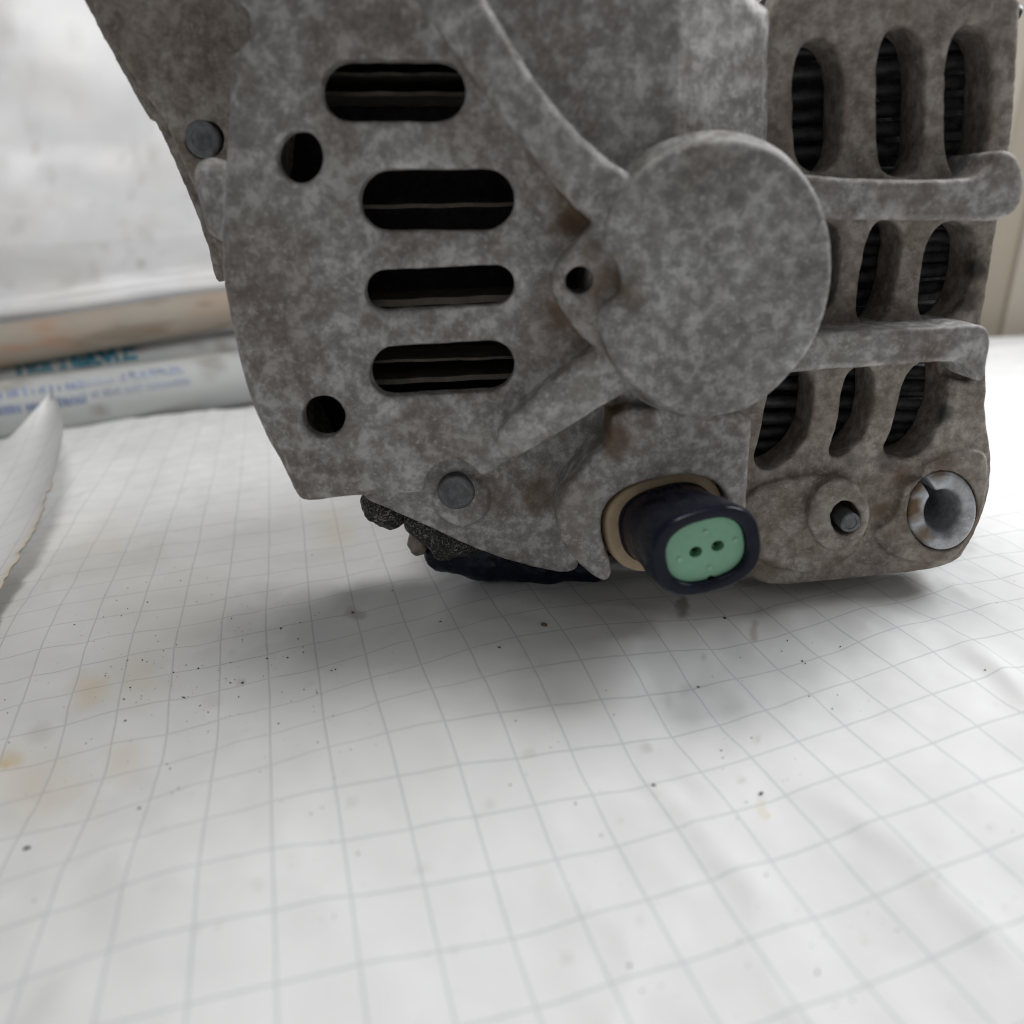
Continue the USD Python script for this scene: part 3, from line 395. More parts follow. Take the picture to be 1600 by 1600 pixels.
# plug box
B_out = plane_poly([(958, 640), (1060, 640), (1178, 645), (1174, 700), (1168, 790), (1165, 850), (1140, 880), (1000, 880), (968, 868), (954, 884), (957, 903), (945, 912), (928, 903), (905, 884), (880, 856), (868, 815), (876, 780), (905, 742), (936, 705), (952, 690)], YC, 1)
S.add(S.slab(B_out, YC, 16.6, .14), .16)
PB = PY(1036, 812, YC + .35)
PF = PY(1106, 862, 11.75)
ax = (PF - PB) / np.linalg.norm(PF - PB)
u_ = PY(1170, 848, 11.75) - PY(1043, 874, 11.75); u_ -= ax * (u_ @ ax); u_ /= np.linalg.norm(u_); v_ = np.cross(ax, u_); v_ *= np.sign(v_[2])
def ring(a, b, t, e=2.6, dx=0, dz=0): 
    o = oval(a, b, 96, e); return PB + ax * t + (o[:, 0] + dx)[:, None] * u_ + (o[:, 1] + dz)[:, None] * v_
hole_uv = oval(1.33, 1.06)
hx = np.array([PB + a * u_ + b * v_ for a, b in hole_uv])
S.cut(S.slab(hx[:, [0, 2]], YC - 1, 16.0, .02), .06)
S.cut(S.slab(plane_poly([(960, 830), (1150, 850), (1150, 960), (955, 960), (962, 905), (950, 868)], YC, 1), YC - .5, 16.2, .02), .08)
# openings
for poly in (ell(467, 245, 37, 41), ell(355, 40, 38, 42), ell(505, 652, 34, 33), rrect(560, 265, 804, 361, 47, 2), rrect(569, 423, 804, 487, 31, 11), rrect(577, 543, 804, 622, 38, 12), rrect(500, 92, 728, 188, 46, -2)):
    S.cut(S.slab(plane_poly(poly, YF, 0), YF - 1, YF + 1.2, 0), .045)
S.cut(S.capsule(PY(908, 441, YF - .9), PY(908, 441, YF - .9) + [0, 1.6, 0], .235), .03)
V, Fc = S.mesh(.035, 3.2, 1)
dk = grime_and_shading(V, [(905, 330, YF, .55, 0, .95), (885, 295, YF, .42, 0, .85), (850, 250, YF, .35, 0, .6), (870, 488, YF, .4, 0, .85), (925, 400, YF - .5, .3, 0, .6), (945, 440, YF - .4, .5, 0, .8), (958, 665, YF, .55, 0, .95), (965, 690, YC, .42, 0, .8), (850, 775, YL, .5, 0, .7), (780, 780, YL, .5, 0, .5), (600, 800, YL, .25, 0, .5), (1010, 660, YC, .3, 0, .5),
               (690, 745, YF, .16, 1, .5), (910, 610, YF - .3, .5, 2, .35), (905, 800, YC, .7, 2, .22), (890, 400, YF - .5, .35, 2, .4), (880, 240, YF - .4, .6, 2, .15), (450, 300, YF, 1.6, 2, .10), (915, 510, YF, .45, 0, .9)], 3)  # pale spots paint lit rib and collar, black one shades the bolt seat
put('end_plate', (V, Fc), 'cast_aluminium', ALT, smooth=True, dirt_shading=dk, label='mottled grey casting with three dark slots, two round holes and slanting ribs')

# bearing cover
S = Solid((.6, 12.6, 3.6), (7.2, 15.2, 11.2), .055)
cov = [(1150, 214), (1200, 226), (1240, 250), (1275, 292), (1298, 355), (1304, 415), (1295, 485), (1270, 545), (1228, 598), (1175, 640), (1110, 656), (1055, 648), (1000, 615), (962, 575), (943, 535), (936, 490), (938, 430), (942, 380), (955, 335), (985, 285), (1030, 243), (1090, 220)]
S.add(S.slab(plane_poly(cov, YD, 3), YD, YF + 1.2, .12))
cen = PY(1120, 435, YD)
S.add(S.slab(np.array(Polygon(plane_poly(cov, YD, 3)).buffer(.10).exterior.coords)[:-1], YD + .55, YF + 1.2, .2), .5)
S.cut(S.slab(plane_poly(ell(928, 436, 44, 46), YD, 0), YD - 1, YF - .42, .05), .14)
V, Fc = S.mesh(.03, 2.6, 5)
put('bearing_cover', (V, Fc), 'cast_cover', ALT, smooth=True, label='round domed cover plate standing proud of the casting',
    dirt_shading=grime_and_shading(V, [(972, 440, YD + .3, .50, 0, .85), (945, 545, YD + .3, .3, 0, .5), (1000, 620, YD + .3, .35, 0, .4), (980, 270, YD + .4, .8, 2, .25)], 6))  # the pale spot paints the lit side wall into the colour

# vented side with lug, bolt seat and bushing seat
S = Solid((3.0, 14.6, .0), (11.6, 17.3, 12.9), .06)
lean = lambda x, z: np.clip(x - 9.6, 0, 3) ** 2 * .10
PANPX = [(1120, -60), (1120, 880), (1160, 893), (1180, 908), (1212, 917), (1290, 910), (1380, 900), (1450, 893), (1484, 884), (1508, 868), (1541, 800), (1552, 745), (1550, 700), (1541, 640), (1545, 590), (1533, 530), (1536, 505), (1548, 430), (1562, 345), (1580, 250), (1590, 150), (1600, -60)]
pan = plane_poly(PANPX, YR, 1)
S.add(S.slab(pan, YR, YR + 1.0, .10))
S.add(S.slab(plane_poly([(1180, 760), (1250, 745), (1330, 742), (1362, 790), (1360, 840), (1338, 866), (1312, 884), (1262, 899), (1205, 888), (1160, 860), (1150, 800)], YR - .16, 2), YR - .16, YR + .3, .08), .08)
S.add(S.slab(plane_poly([(1445, 728), (1412, 745), (1402, 790), (1388, 815), (1362, 830), (1380, 862), (1420, 880), (1480, 880), (1505, 862), (1538, 798), (1548, 740), (1540, 700), (1480, 712)], YR - .14, 2), YR - .14, YR + .3, .07), .05)
S.add(S.slab(plane_poly(ell(1312, 806, 48, 57, rot=.15), YR - .38, 0), YR - .38, YR + .2, .07), .03)
S.cut(S.slab(plane_poly(ell(1322, 810, 23, 27), YR - .38, 0), YR - 1, YR + .5, 0), .03)
S.cut(S.slab(plane_poly(ell(1474, 799, 55, 63, rot=.12), YR - .14, 0), YR - 1, YR + 1.6, 0), .03)
g = [(1432, 738), (1404, 755), (1396, 785), (1384, 808), (1356, 826)]
for a, b in zip(g[:-1], g[1:]): S.cut(S.capsule(PY(*a, YR - .12), PY(*b, YR - .12), .17), .03)
win = [[(1240, 60), (1318, 60), (1318, 210), (1312, 245), (1295, 266), (1272, 270), (1250, 258), (1240, 225)], [(1372, 40), (1448, 40), (1446, 200), (1440, 250), (1425, 274), (1395, 276), (1376, 262), (1371, 215)],
       [(1480, 40), (1556, 40), (1550, 190), (1540, 240), (1520, 272), (1500, 279), (1484, 262), (1477, 215)],
       [(1250, 345), (1300, 345), (1313, 372), (1311, 430), (1301, 480), (1260, 505)],
       [(1352, 392), (1364, 352), (1384, 342), (1404, 348), (1412, 372), (1401, 440), (1388, 484), (1372, 507), (1350, 510), (1338, 490), (1343, 440)],
       [(1446, 392), (1464, 354), (1490, 343), (1514, 349), (1527, 376), (1521, 432), (1504, 478), (1480, 503), (1450, 508), (1436, 485), (1439, 440)],
       [(1196, 640), (1205, 600), (1240, 572), (1266, 580), (1274, 605), (1269, 660), (1256, 692), (1226, 724), (1196, 738), (1176, 724), (1188, 685)],
       [(1318, 592), (1344, 570), (1362, 573), (1368, 600), (1361, 660), (1346, 686), (1321, 712), (1297, 715), (1297, 698), (1312, 660)],
       [(1412, 595), (1438, 563), (1476, 560), (1483, 590), (1480, 632), (1466, 672), (1446, 702), (1420, 718), (1388, 714), (1381, 698), (1392, 680), (1400, 650)]]
for w in win: S.cut(S.slab(plane_poly(w, YR, 2), YR - 1, YR + 2, 0), .09)
S.cut(S.slab(plane_poly([(1472, 562), (1515, 572), (1522, 598), (1484, 592)], YR, 1), YR - 1, YR + .3, 0), .06)
V, Fc = S.mesh(.035, 3.6, 11)
dk = grime_and_shading(V, [(1374, 800, YR, .25, 0, .8), (1408, 745, YR, .25, 0, .6), (1525, 420, YR, .28, 1, .8), (1512, 470, YR, .25, 1, .7), (1470, 640, YR, .28, 1, .85), (1500, 585, YR, .3, 1, .7), (1440, 690, YR, .3, 1, .6), (1450, 870, YR, .6, 0, .35), (1520, 830, YR, .5, 0, .5), (1470, 730, YR, .4, 0, .45),
               (1330, 715, YR, .25, 1, .35), (1375, 870, YR, .5, 1, .25), (1190, 890, YR, .5, 0, .5), (1390, 720, YR, .3, 1, .5), (1300, 880, YR - .1, .3, 0, .35), (1255, 850, YR - .1, .4, 0, .35), (1312, 800, YR - .38, .5, 2, .45), (1380, 830, YR, .2, 0, .7)], 8)  # black spots darken window edges and recess, pale one lightens the bolt ring
put('vented_side', (V, Fc), 'cast_lug', ALT, smooth=True, dirt_shading=dk, label='side casting with slanted black air windows and mounting lug')

# cooling ribs across the vented side
for k, pts in enumerate(([(1225, 268), (1330, 280), (1480, 281), (1535, 277), (1552, 258), (1562, 232), (1590, 240), (1603, 270), (1603, 305), (1588, 334), (1562, 344), (1540, 345), (1300, 343), (1225, 345)],
                         [(1180, 525), (1260, 519), (1340, 517), (1450, 513), (1522, 507), (1544, 511), (1551, 524), (1547, 560), (1541, 592), (1530, 600), (1515, 575), (1488, 564), (1400, 571), (1256, 580), (1180, 590)])):
    p = plane_poly(pts, YB, 1); lo, hi = p.min(0), p.max(0)
    S = Solid((lo[0] - .3, 13.9, lo[1] - .3), (hi[0] + .3, 16.4, hi[1] + .3), .05)
    S.add(S.slab(p, YB, 16.0, .085, lean=lambda x, z: np.clip(x - 9.0, 0, 3) ** 2 * .12))
    V, Fc = S.mesh(.035, 3.4, 21 + k)
    put('cooling_rib', (V, Fc), 'cast_aluminium', ALT, smooth=True, dirt_shading=grime_and_shading(V, [(1450, 550, YB, .5, 0, .35), (1420, 310, YB, .6, 0, .3), (1300, 520, YB, 1.2, 2, .1)], 22 + k))

# rear flange with its bolt at the upper left
YG = 15.6
S = Solid((-8.2, 15.2, 6.2), (-3.0, 18.0, 13.4), .07)
S.add(S.slab(plane_poly([(258, 190), (270, 225), (322, 340), (330, 362), (346, 420), (352, 470), (440, 470), (440, -110), (105, -110), (135, 0), (180, 80), (225, 150)], YG, 1), YG, YG + .5, .1))
S.cut(S.slab(plane_poly(ell(319, 218, 30, 30), YG, 0), YG - .5, YG + .3, 0), .04)
S.add(S.slab(plane_poly([(250, 190), (238, 190), (205, 130), (150, 30), (100, -80), (140, -110), (300, -110), (400, 200), (352, 440), (340, 440), (326, 368)], YG + .8, 1), YG + .6, YG + 1.6, .08), .05)
V, Fc = S.mesh(.05, 4, 31)
put('flange', (V, Fc), 'cast_lug', ALT, smooth=True, dirt_shading=grime_and_shading(V, [(330, 350, YG, .5, 0, .6), (310, 250, YG, .5, 0, .3)], 33), label='flange behind the end plate at its upper left')
def stud(px, py, Y, r, top, dx=0, mat='bolt_steel'):
    o = PY(px, py, Y); rc = r * .16
    return put('bolt', lathe([(r, .8), (r, -top + rc), (r - rc * .4, -top + rc * .3), (r - rc * 1.1, -top), (r * .45, -top), (r * .40, -top + .02)], o, (0, 1, 0), 40), mat, ALT, smooth=40)
def as_bolt(px, py, Y, r, top): 
    o = PY(px, py, Y); b = r * .16
    prof = [(r * .05, -top + .015), (r * .55, -top + .015), (r * .6, -top), (r - b, -top), (r - b * .3, -top + b * .35), (r, -top + b), (r, .9)]
    V, Fc = lathe(prof, o, (0, 1, 0), 44)
    return put('bolt', (V, Fc[:, ::-1]), 'bolt_steel', ALT, smooth=40)
as_bolt(319, 218, YG + .1, .335, .12)
as_bolt(713, 766, YL - .1, .40, .16)
as_bolt(1324, 813, YR - .32, .225, .18)

# steel bushing with its slit
o = PY(1474, 799, YR - .18); S = Solid((o[0] - .95, YR - .4, o[2] - 1.0), (o[0] + .95, YR + 2.0, o[2] + 1.0), .032)
bo = plane_poly(ell(1474, 799, 54, 62, 40, .12), YR - .18, 0)
S.add(S.slab(bo, YR - .18, YR + 1.7, .10))
S.cut(S.slab(plane_poly(ell(1476, 801, 27, 33, 36, .12), YR - .18, 0), YR - 1, YR + 3, 0), .22)
sl = [(1440, 752), (1447, 745), (1475, 782), (1464, 790)]
S.cut(S.slab(plane_poly(sl, YR - .18, 0), YR - 1, YR + .7, 0), .03)
V, Fc = S.mesh(.012, 6, 41)
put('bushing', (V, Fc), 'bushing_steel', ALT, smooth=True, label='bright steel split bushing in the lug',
    dirt_shading=grime_and_shading(V, [(1428, 795, YR - .15, .34, 0, 1.), (1440, 838, YR - .15, .3, 0, .9), (1470, 738, YR - .15, .28, 0, .8), (1430, 760, YR - .15, .3, 0, .95), (1492, 792, YR + .6, .22, 1, .7)], 44))  # brown rust on the ring; the black spot paints shadow inside the bore

# plug: tan seal, black shell, green insert with two sockets
T = np.linalg.norm(PF - PB)
put('seal', loft([ring(1.10, .84, .22), ring(1.20, .94, .23), ring(1.245, .985, .19), ring(1.26, 1.0, .12), ring(1.26, 1.0, -.6)][::-1]), 'tan_seal', ALT, smooth=50, label='tan rubber seal around the plug')
a0, b0 = 1.03, .80
shell = [ring(a0 * .99, b0 * .99, -.7), ring(a0 * .99, b0 * .99, .3), ring(a0 * .955, b0 * .955, .34), ring(a0 * .95, b0 * .95, T * .58), ring(a0 * .96, b0 * .96, T * .62), ring(a0 * 1.0, b0 * 1.0, T * .66), ring(a0, b0, T - .12), ring(a0 * .985, b0 * .985, T - .04), ring(a0 * .95, b0 * .945, T),
         ring(.80, .615, T), ring(.765, .585, T - .02), ring(.75, .57, T - .06), ring(.745, .565, T - .5)]
SH = put('plug_shell', loft(shell), 'black_plastic', ALT, smooth=38, label='black plastic oval plug body')
for t_, n_ in ((.55, 5),):
    for k in range(n_):                                     # moulded bosses along the top of the shell
        q = PB + ax * .42 + u_ * (-.30 + .15 * k) + v_ * (b0 * .96)
        put('pip', lathe([(.05, -.05), (.05, .03), (.03, .045)], q, v_, 10), 'black_plastic', SH, smooth=40)
gp = Polygon(oval(.735, .555), [oval(.125, .10, 24, 2.0) + [-.175, .005], oval(.125, .10, 24, 2.0) + [.245, .005]][::1])
from shapely.geometry import Point
gp = gp.difference(Point(.02, -.60).buffer(.085))
g = trimesh.creation.extrude_polygon(gp, .4, engine='earcut'); gv = np.array(g.vertices)
GW = lambda p: PB + ax * (T - .52 + p[:, 2:3]) + p[:, 0:1] * u_ + p[:, 1:2] * v_
flip = np.sign(np.dot(np.cross(u_, v_), ax))
gf = np.array(g.faces) if flip > 0 else np.array(g.faces)[:, ::-1]
GR = put('plug_insert', (GW(gv), gf), 'green_plastic', ALT, smooth=30, label='green insert with two pin sockets')
for cx in (-.175, .245):
    q = PB + ax * (T - .50) + cx * u_ + .005 * v_
    put('socket', lathe([(.15, 0), (.15, .08), (.09, .08), (.05, .04)], q, ax, 20), 'socket_dark', GR, smooth=40)
    q2 = PB + ax * (T - .46) + (cx - .03) * u_ - .045 * v_
    put('pin', lathe([(.028, 0), (.028, .18), (.015, .2)], q2, ax, 12), 'green_mark', GR, smooth=40)
for (bx, bz) in ((.06, .33), (-.50, -.04), (.58, .03), (.03, -.36)):
    q = PB + ax * (T - .135) + bx * u_ + bz * v_
    put('pip', lathe([(.045, 0), (.045, .025), (.03, .04)], q, ax, 14), 'green_mark', GR, smooth=40)

# windings, rectifier fins, stator core, front half
for (xa, ya, xb, yb, hh) in ((545, 327, 820, 322, .07), (550, 482, 820, 470, .13), (560, 603, 820, 590, .10), (560, 568, 820, 560, .05), (490, 150, 740, 150, .07), (490, 118, 740, 118, .05)):
    a, b = PY(xa, ya, 15.1), PY(xb, yb, 15.1); n = 24                     # edges of the rectifier plates, a little bent
    rows = [np.array([[x, y, z0 + dz] for y, dz in ((15.1, 0), (15.12, hh), (16.6, hh), (16.6, 0))]) for x, z0 in zip(np.linspace(a[0], b[0], n), np.linspace(a[2], b[2], n) + .007 * np.sin(np.arange(n) * .9 + ya))]
    put('rectifier_fin', loft(rows[::-1]), 'fin_metal', ALT, smooth=30)
def slab_mesh(poly, y0, y1):
    g = trimesh.creation.extrude_polygon(poly, y1 - y0, engine='earcut'); v = np.array(g.vertices)
    return np.stack([v[:, 0], y1 - v[:, 2], v[:, 1]], 1), np.array(g.faces)
put('inner_core', slab_mesh(Polygon(F_out).buffer(-.42).simplify(.02), 16.85, 17.05), 'steel_core', ALT, smooth=False)  # dark plates added behind the openings so they read black
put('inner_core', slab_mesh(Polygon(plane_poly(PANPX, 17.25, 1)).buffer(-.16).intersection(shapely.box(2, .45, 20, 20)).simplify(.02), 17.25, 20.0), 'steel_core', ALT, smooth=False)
for k in range(29):
    z = 2.0 + k * .36
    m = lathe([(.02, 0), (.13, .02), (.15, .1), (.15, 4.7), (.13, 4.78), (.02, 4.8)], (5.2, 16.45 + .10 * math.sin(k * 1.7), z + .05 * math.sin(k)), (1, 0, .05 * math.sin(k * .6)), 10)
    put('winding_wire', m, 'dark_wire', ALT, smooth=50)
def clump(balls, name, mat, seed, h=.05, rough=.16):
    c = np.array([b[0] for b in balls]); r = np.array([b[1] for b in balls]); lo = (c - r[:, None]).min(0) - .3; hi = (c + r[:, None]).max(0) + .3
    S = Solid(lo, hi, h)
    for a, b in zip(c, r): S.add(S.ball(a, b), .34)
    return put(name, S.mesh(rough, 4.5, seed), mat, ALT, smooth=True)
clump([(PY(596, 790, 15.4), .36), (PY(612, 808, 15.4), .26), (PY(580, 785, 15.4), .2)], 'winding_end', 'dusty_varnish', 51)
clump([(PY(668, 820, 15.6), .42), (PY(705, 838, 15.6), .46), (PY(735, 842, 15.7), .38), (PY(655, 800, 15.6), .4), (PY(690, 862, 15.7), .22)], 'winding_end', 'dusty_varnish', 52)
clump([(PY(655, 842, 15.9), .2), (PY(652, 856, 15.9), .18)], 'terminal', 'fin_metal', 53, .04)
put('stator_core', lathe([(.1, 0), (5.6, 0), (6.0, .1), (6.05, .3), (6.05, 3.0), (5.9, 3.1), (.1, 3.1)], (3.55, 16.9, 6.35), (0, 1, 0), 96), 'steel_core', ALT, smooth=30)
S = Solid((-2.2, 15.2, .05), (4.4, 17.4, 2.6), .055)
for (xa, ya, xb, yb, r) in ((690, 866, 760, 876, .42), (750, 872, 850, 885, .48), (840, 880, 925, 888, .36), (700, 835, 860, 855, .45)):
    S.add(S.capsule(PY(xa, ya, 16.15), PY(xb, yb, 16.15), r), .3)
put('winding_end', S.mesh(.09, 3.5, 57), 'black_plastic', ALT, smooth=True)
put('front_housing', lathe([(.1, 0), (6.0, 0), (6.3, .15), (6.3, 1.2), (5.9, 2.2), (3.0, 2.8), (.1, 2.8)], (3.55, 20.05, 6.5), (0, 1, 0), 96), 'cast_aluminium', ALT, smooth=30)
put('pulley', lathe([(.1, 0), (2.6, 0), (2.9, .1), (2.6, .4), (2.9, .7), (2.6, 1.0), (2.9, 1.3), (2.6, 1.6), (2.9, 1.9), (.1, 2.0)], (3.55, 23.2, 6.5), (0, 1, 0), 64), 'bolt_steel', ALT, smooth=30)

# ------------------------------------------------------------------ background: printed tubes, stained sheet, lifted paper corner
def sleeve_marks(V, seed):
    d = np.zeros((len(V), 3)); n = fbm(V * .5 + seed, 4, 77); n2 = fbm(V * .9 + 8 + seed, 4, 78)
    d[:, 0] = .16 * np.clip((n - .54) / .12, 0, 1); d[:, 1] = .45 * np.clip((n2 - .58) / .1, 0, 1); return d
class Tube:
    def __init__(t, pa, pb, k, r, mat, label, ext=(10, 16)):
        if k is None: a, b = PZ(*pa, .95), PZ(*pb, .95)       # lies on the table
        else: a, b = (CAM + ray(*q) * (((t1.o - CAM) @ t1.n + k) / (ray(*q) @ t1.n)) for q in (pa, pb))   # k cm behind the first tube
        t.d = (b - a) / np.linalg.norm(b - a); t.o = a.copy(); a = a - t.d * ext[0]; b = b + t.d * ext[1]; L = np.linalg.norm(b - a)
        t.r = r; t.root = thing('tube', label, 'tube', base=tuple(a - [0, 0, r]))
        V, Fc = lathe([(r * .80, .3), (r * .95, .28), (r * .97, 0), (r, .06)] + [(r, L * k / 60) for k in range(1, 60)] + [(r, L - .06), (r * .97, L), (r * .95, L - .28), (r * .8, L - .3)], a, t.d, 64)
        V = V + [0, 0, 1] * ((fbm(V * .2, 3, 5) - .5) * .05)[:, None]
        dm = sleeve_marks(V, r * 9)
        if mat == 'tube_tan':
            q = project(V); nn = fbm(V * 1.1, 4, 90)
            for px, py, rx, ry, s in ((92, 537, 34, 15, .9), (62, 512, 24, 12, .5), (125, 512, 14, 14, .35), (12, 545, 30, 12, .5), (250, 516, 60, 8, .35)):
                dm[:, 0] = np.maximum(dm[:, 0], s * np.clip((1.1 - np.hypot((q[:, 0] - px) / rx, (q[:, 1] - py) / ry) + (nn - .5) * 1.8) / .9, 0, 1))
        put('sleeve', (V, Fc[:, ::-1]), mat, t.root, smooth=True, dirt_shading=dm)
        t.n = np.array([t.d[1], -t.d[0], 0.0]); t.n /= np.linalg.norm(t.n); t.u = np.cross(t.d, -t.n); t.u *= np.sign(t.u[2])
    def s_at(t, px):                                          # distance along the tube of a picture column
        s = np.linspace(-10, 16, 600); return s[np.argmin(abs(project(t.o + t.d * s[:, None])[:, 0] - px))]
    def print_(t, m, px, ang, mat, name='print'):
        if name == 'lettering': m = trimesh.util.concatenate([m.copy().apply_translation(o) for o in ((0, 0, 0), (.07, 0, .003), (.035, .05, .006))])
        v = np.array(m.vertices); th = math.radians(ang) + v[:, 1] / t.r
        P = t.o + t.d * (t.s_at(px) + v[:, 0:1]) + (t.r + .03 + v[:, 2:3] * .3) * (np.cos(th)[:, None] * t.n + np.sin(th)[:, None] * t.u)
        put(name, (P, np.array(m.faces)), mat, t.root, smooth=False)
def blur_lines(width, height, rows, seed):
    """rows of small illegible strokes"""
    r = np.random.default_rng(seed); ms = []
    for k in range(rows):
        x = 0.0; y = -k * height * 1.7
        while x < width:
            w = r.uniform(.06, .16); h = height * r.uniform(.6, 1.0)
            ms.append(trimesh.creation.box(bounds=((x, y, 0), (x + w, y + h, .02)))); x += w + r.choice([.05, .05, .06, .2])
    return trimesh.util.concatenate(ms)
t1 = Tube((102, 630), (370, 592), None, 1.38, 'tube_white', 'white printed tube lying nearest the squared paper, faded blue lettering')
t2 = Tube((60, 588), (350, 551), -2.5, 1.25, 'tube_white', 'white tube with teal lettering, lying behind the nearest one and under the tan tube')
t3 = Tube((0, 541), (341, 485), -1.3, .95, 'tube_tan', 'tan tube with orange stains lying on top of the two white tubes')
t2.print_(meshkit.text_mesh('OME', .95, .02, True), 112, 20, 'ink_teal', 'lettering')
t2.print_(blur_lines(3.6, .72, 1, 3), 30, 16, 'ink_teal')
t1.print_(blur_lines(4.8, .32, 2, 5), 125, 38, 'ink_faded')
t1.print_(blur_lines(2.6, .30, 1, 6), 195, 46, 'ink_blue')
t1.print_(blur_lines(4.0, .42, 2, 7), -20, 36, 'ink_blue')
# stained white sheet standing behind the tubes, its foot rolled into a lip
dv = t1.d.copy(); dv[2] = 0; dv /= np.linalg.norm(dv); nv2 = np.array([dv[1], -dv[0], 0])
base = CAM + ray(190, 470) * (((t1.o - CAM) @ t1.n - 5.2) / (ray(190, 470) @ t1.n)); ZL = base[2] - 5.25; base[2] = 0
prof = [(.45, -.4), (.45, 1.5), (.42, 3.0), (.34, 4.1), (.20, 4.75), (.0, 5.05), (-.12, 5.3), (.0, 5.6), (.45, 6.0), (.8, 6.6), (1.0, 7.4), (1.2, 8.2), (1.25, 8.35), (2.0, 10), (4.0, 14), (8.0, 22), (14, 34), (21, 48)]
pr = np.array(prof); pr[1:, 1] += ZL; tq = np.linspace(0, len(pr) - 1, 140); pr = np.stack([np.interp(tq, range(len(pr)), pr[:, k]) for k in (0, 1)], 1)
for _ in range(3): pr[1:-1] = (pr[:-2] + 2 * pr[1:-1] + pr[2:]) / 4
ss = np.linspace(-40, 30, 180)
WV = base[None, None] + ss[:, None, None] * dv - pr[None, :, 0, None] * nv2 + pr[None, :, 1, None] * [0, 0, 1.0]
w_ = (fbm(WV * .12, 3, 60) - .5) * 1.0 + (fbm(WV * [.3, .3, .8], 3, 61) - .5) * .14
WV = WV + w_[..., None] * nv2; WV[..., 2] += (.25 * np.sin(ss * .28))[:, None] * np.exp(-((pr[:, 1] - 5.3) / 2) ** 2)
ns, npf = len(ss), len(pr); idw = np.arange(ns * npf).reshape(ns, npf)
WF = np.stack([idw[:-1, :-1].ravel(), idw[1:, :-1].ravel(), idw[1:, 1:].ravel(), idw[:-1, 1:].ravel()], 1)
WV = WV.reshape(-1, 3); wp = project(WV)
back = WV + nv2 * -.08
WF2 = np.vstack([WF, WF[:, ::-1] + len(WV)])
wd = np.zeros((len(WV), 3)); nn = fbm(WV * 1.3 + 5, 4, 63)
for px, py, r, s in ((57, 232, 8, .6), (78, 240, 10, .3), (187, 250, 9, .4), (76, 208, 6, .4), (222, 411, 9, .7), (150, 316, 9, .4), (30, 350, 14, .3), (205, 300, 12, .2), (165, 390, 8, .3), (8, 224, 6, .4), (120, 260, 12, .2), (100, 330, 12, .15), (192, 411, 7, .3)):
    d = np.linalg.norm(wp - [px, py], axis=1) / r; wd[:, 2] = np.maximum(wd[:, 2], s * np.clip((1.2 - d + (nn - .5) * 1.6) / .8, 0, 1)); 
wd[:, 1] = .16 * np.clip((fbm(WV * [1.2, 1.2, .5] + 8, 4, 64) - .60) / .12, 0, 1)
wd[:, 0] = .10 * np.clip((fbm(WV * .35 + 3, 3, 66) - .5) / .2, 0, 1)
put('white_sheet', (np.vstack([WV, back]), WF2), 'sheet_white', smooth=True, dirt_shading=np.vstack([wd, wd]), label='stained white sheet standing behind the tubes, its lower edge rolled into a lip', cat='sheet')

# lifted torn corner of another squared sheet at the left
edge = [(-70, 1060, .30), (-8, 955, .42), (14, 905, .50), (38, 868, .60), (62, 828, .75), (76, 795, .95), (86, 755, 1.2), (98, 705, 1.55), (101, 675, 1.8), (96, 648, 2.0), (90, 630, 2.15), (80, 612, 2.3)]
E_ = np.array([PZ(x, y, z) for x, y, z in edge]); te = np.linspace(0, len(E_) - 1, 90)
E_ = np.stack([np.interp(te, range(len(E_)), E_[:, k]) for k in range(3)], 1)
for _ in range(6): E_[1:-1] = (E_[:-2] + 2 * E_[1:-1] + E_[2:]) / 4
jag = (fbm(np.stack([te * 5.1, te * 0, te * 0 + 3], 1), 3, 12) - .5) * .24 * (te < 6.2)
left = [(-420, 1080, .25), (-300, 870, .30), (-120, 745, .55), (-30, 702, .95), (15, 684, 1.3), (34, 664, 1.6), (55, 640, 1.95), (80, 612, 2.3)]
L_ = np.array([PZ(x, y, z) for x, y, z in left]); tl = np.linspace(0, len(L_) - 1, 90); L_ = np.stack([np.interp(tl, range(len(L_)), L_[:, k]) for k in range(3)], 1)
for _ in range(6): L_[1:-1] = (L_[:-2] + 2 * L_[1:-1] + L_[2:]) / 4
tr = np.linspace(0, 1, 50)[:, None, None]
FL = L_[None] * (1 - tr) + E_[None] * tr
FL[..., 0] += jag[None] * tr[..., 0] ** 20
FL[..., 2] += np.sin(tr[..., 0] * math.pi) * -.25 + .25 * (tr[..., 0] ** 6) * np.sin(te / 11 * math.pi)[None]
FL[..., 2] = np.maximum(FL[..., 2], .22)
idf = np.arange(50 * 90).reshape(50, 90); FF = np.stack([idf[:-1, :-1].ravel(), idf[1:, :-1].ravel(), idf[1:, 1:].ravel(), idf[:-1, 1:].ravel()], 1)
FV = FL.reshape(-1, 3); fuv = np.stack([FV[:, 0] * .96 + FV[:, 1] * .28, -FV[:, 0] * .28 + FV[:, 1] * .96], 1)
fd = np.zeros((len(FV), 3)); fd[:, 0] = np.repeat(tr[:, 0, 0], 90) ** 30 * .5 * (np.tile(te, 50) < 6.0) 
put('torn_paper', (np.vstack([FV, FV - [0, 0, .03]]), np.vstack([FF, FF[:, ::-1] + len(FV)])), 'squared_paper', smooth=True, uv=np.vstack([fuv, fuv]), dirt_shading=np.vstack([fd, fd]), label='lifted torn corner of a second squared sheet at the left edge', cat='paper sheet')

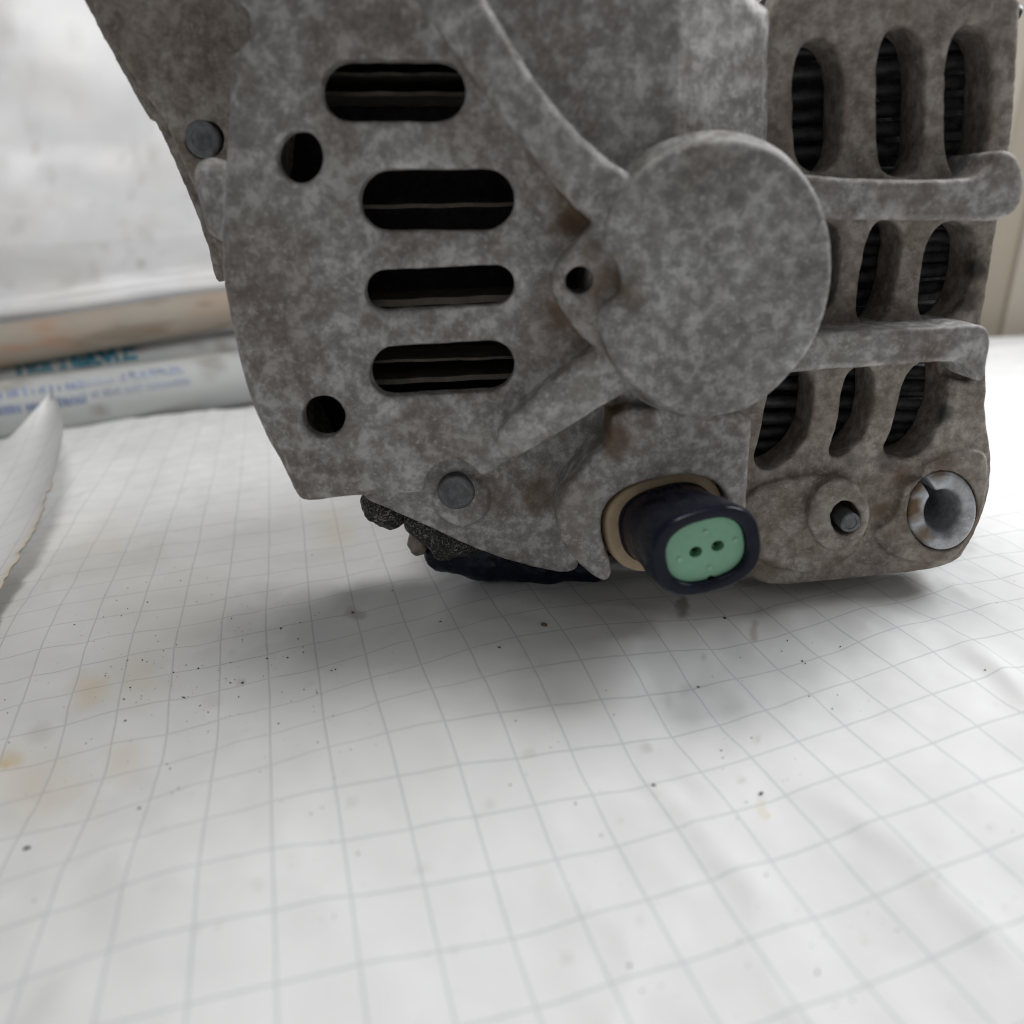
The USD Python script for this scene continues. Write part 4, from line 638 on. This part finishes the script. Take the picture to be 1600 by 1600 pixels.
# ------------------------------------------------------------------ crumbs and grit on the paper
def flake(c, r, flat, seed, sides=9):
    q = np.random.default_rng(seed); a = np.sort(q.random(sides)) * 2 * math.pi; rad = r * q.uniform(.45, 1.1, sides); el = q.uniform(.5, 1.0); ro = q.uniform(0, 3)
    x, y = rad * np.cos(a), rad * np.sin(a) * el; X, Y = x * math.cos(ro) - y * math.sin(ro), x * math.sin(ro) + y * math.cos(ro)
    top = np.stack([X * .7, Y * .7, np.full(sides, flat) * q.uniform(.5, 1.2, sides)], 1); bot = np.stack([X, Y, np.zeros(sides)], 1)
    V = np.vstack([bot, top, [[0, 0, flat * 1.1]]]) + c; k = np.arange(sides); j = (k + 1) % sides
    return V, np.vstack([np.stack([k, j, sides + j], 1), np.stack([k, sides + j, sides + k], 1), np.stack([sides + k, sides + j, np.full(sides, 2 * sides)], 1)])
CR = [(1131, 967, .055, 'black_crumb', 'tiny black chip on the paper just below the green plug'), (1185, 1239, .065, 'black_crumb', 'black crumb on the paper beside a yellow drip mark'), (847, 978, .11, 'brown_crumb', 'golden brown flake on the paper in front of the casting'),
      (43, 1328, .075, 'black_crumb', 'dark crumb on the paper at the lower left edge'), (552, 958, .06, 'brown_crumb', 'brown crumb at the left border of the shadow'), (436, 981, .05, 'grey_crumb', 'grey crumb on the bright paper left of the shadow'),
      (780, 1014, .06, 'black_crumb', 'thin dark sliver on the paper below the golden flake'), (516, 1047, .035, 'black_crumb', 'small black dot on the paper below the left corner of the casting'), (1020, 1224, .05, 'grey_crumb', 'grey crumb on the lower middle of the paper'), (1090, 1072, .035, 'black_crumb', 'small dark speck in front of the plug shadow'),
      (1254, 1035, .04, 'grey_crumb', 'grey speck on the paper in front of the lug'), (290, 1090, .05, 'black_crumb', 'dark streaky crumb on the left part of the paper'), (382, 1066, .04, 'black_crumb', 'dark crumb, right one of a pair on the left of the paper'), (358, 1067, .035, 'black_crumb', 'dark crumb, left one of a pair on the left of the paper'),
      (197, 1093, .035, 'black_crumb', 'small dark crumb near the yellow stain'), (217, 1265, .045, 'grey_crumb', 'grey crumb on the lower left of the paper'), (686, 972, .035, 'black_crumb', 'black dot on the paper under the dark windings')]
for i, (px, py, r, mat, lab) in enumerate(CR):
    c = on_paper(px, py); V, Fc = flake(c, r * 1.0, r * .45, 100 + i)
    if 'sliver' in lab or 'streaky' in lab: V[:, 1] = c[1] + (V[:, 1] - c[1]) * .4 - (V[:, 0] - c[0]) * .7; V[:, 0] = c[0] + (V[:, 0] - c[0]) * 1.5
    put('crumb', (V, Fc), mat, smooth=False, label=lab, cat='crumb')
ms = []
for k in range(620):
    px, py = (rng.uniform(-40, 1640), rng.uniform(880, 1600)) if k % 3 else (rng.normal(330, 140), rng.normal(1060, 90))
    if fbm(np.array([[px / 170, py / 170, 2.]]), 3, 7)[0] < .44: continue
    c = on_paper(px, py)
    if np.linalg.norm(project(c) - [px, py]) > 12: continue
    r = .010 + .022 * rng.random() ** 3; ms.append(flake(c, r, r * .6, 1000 + k, 5))
put('grit', join(*ms), 'black_crumb', smooth=False, kind='stuff', label='scattered dark grit on the squared paper', cat='grit')
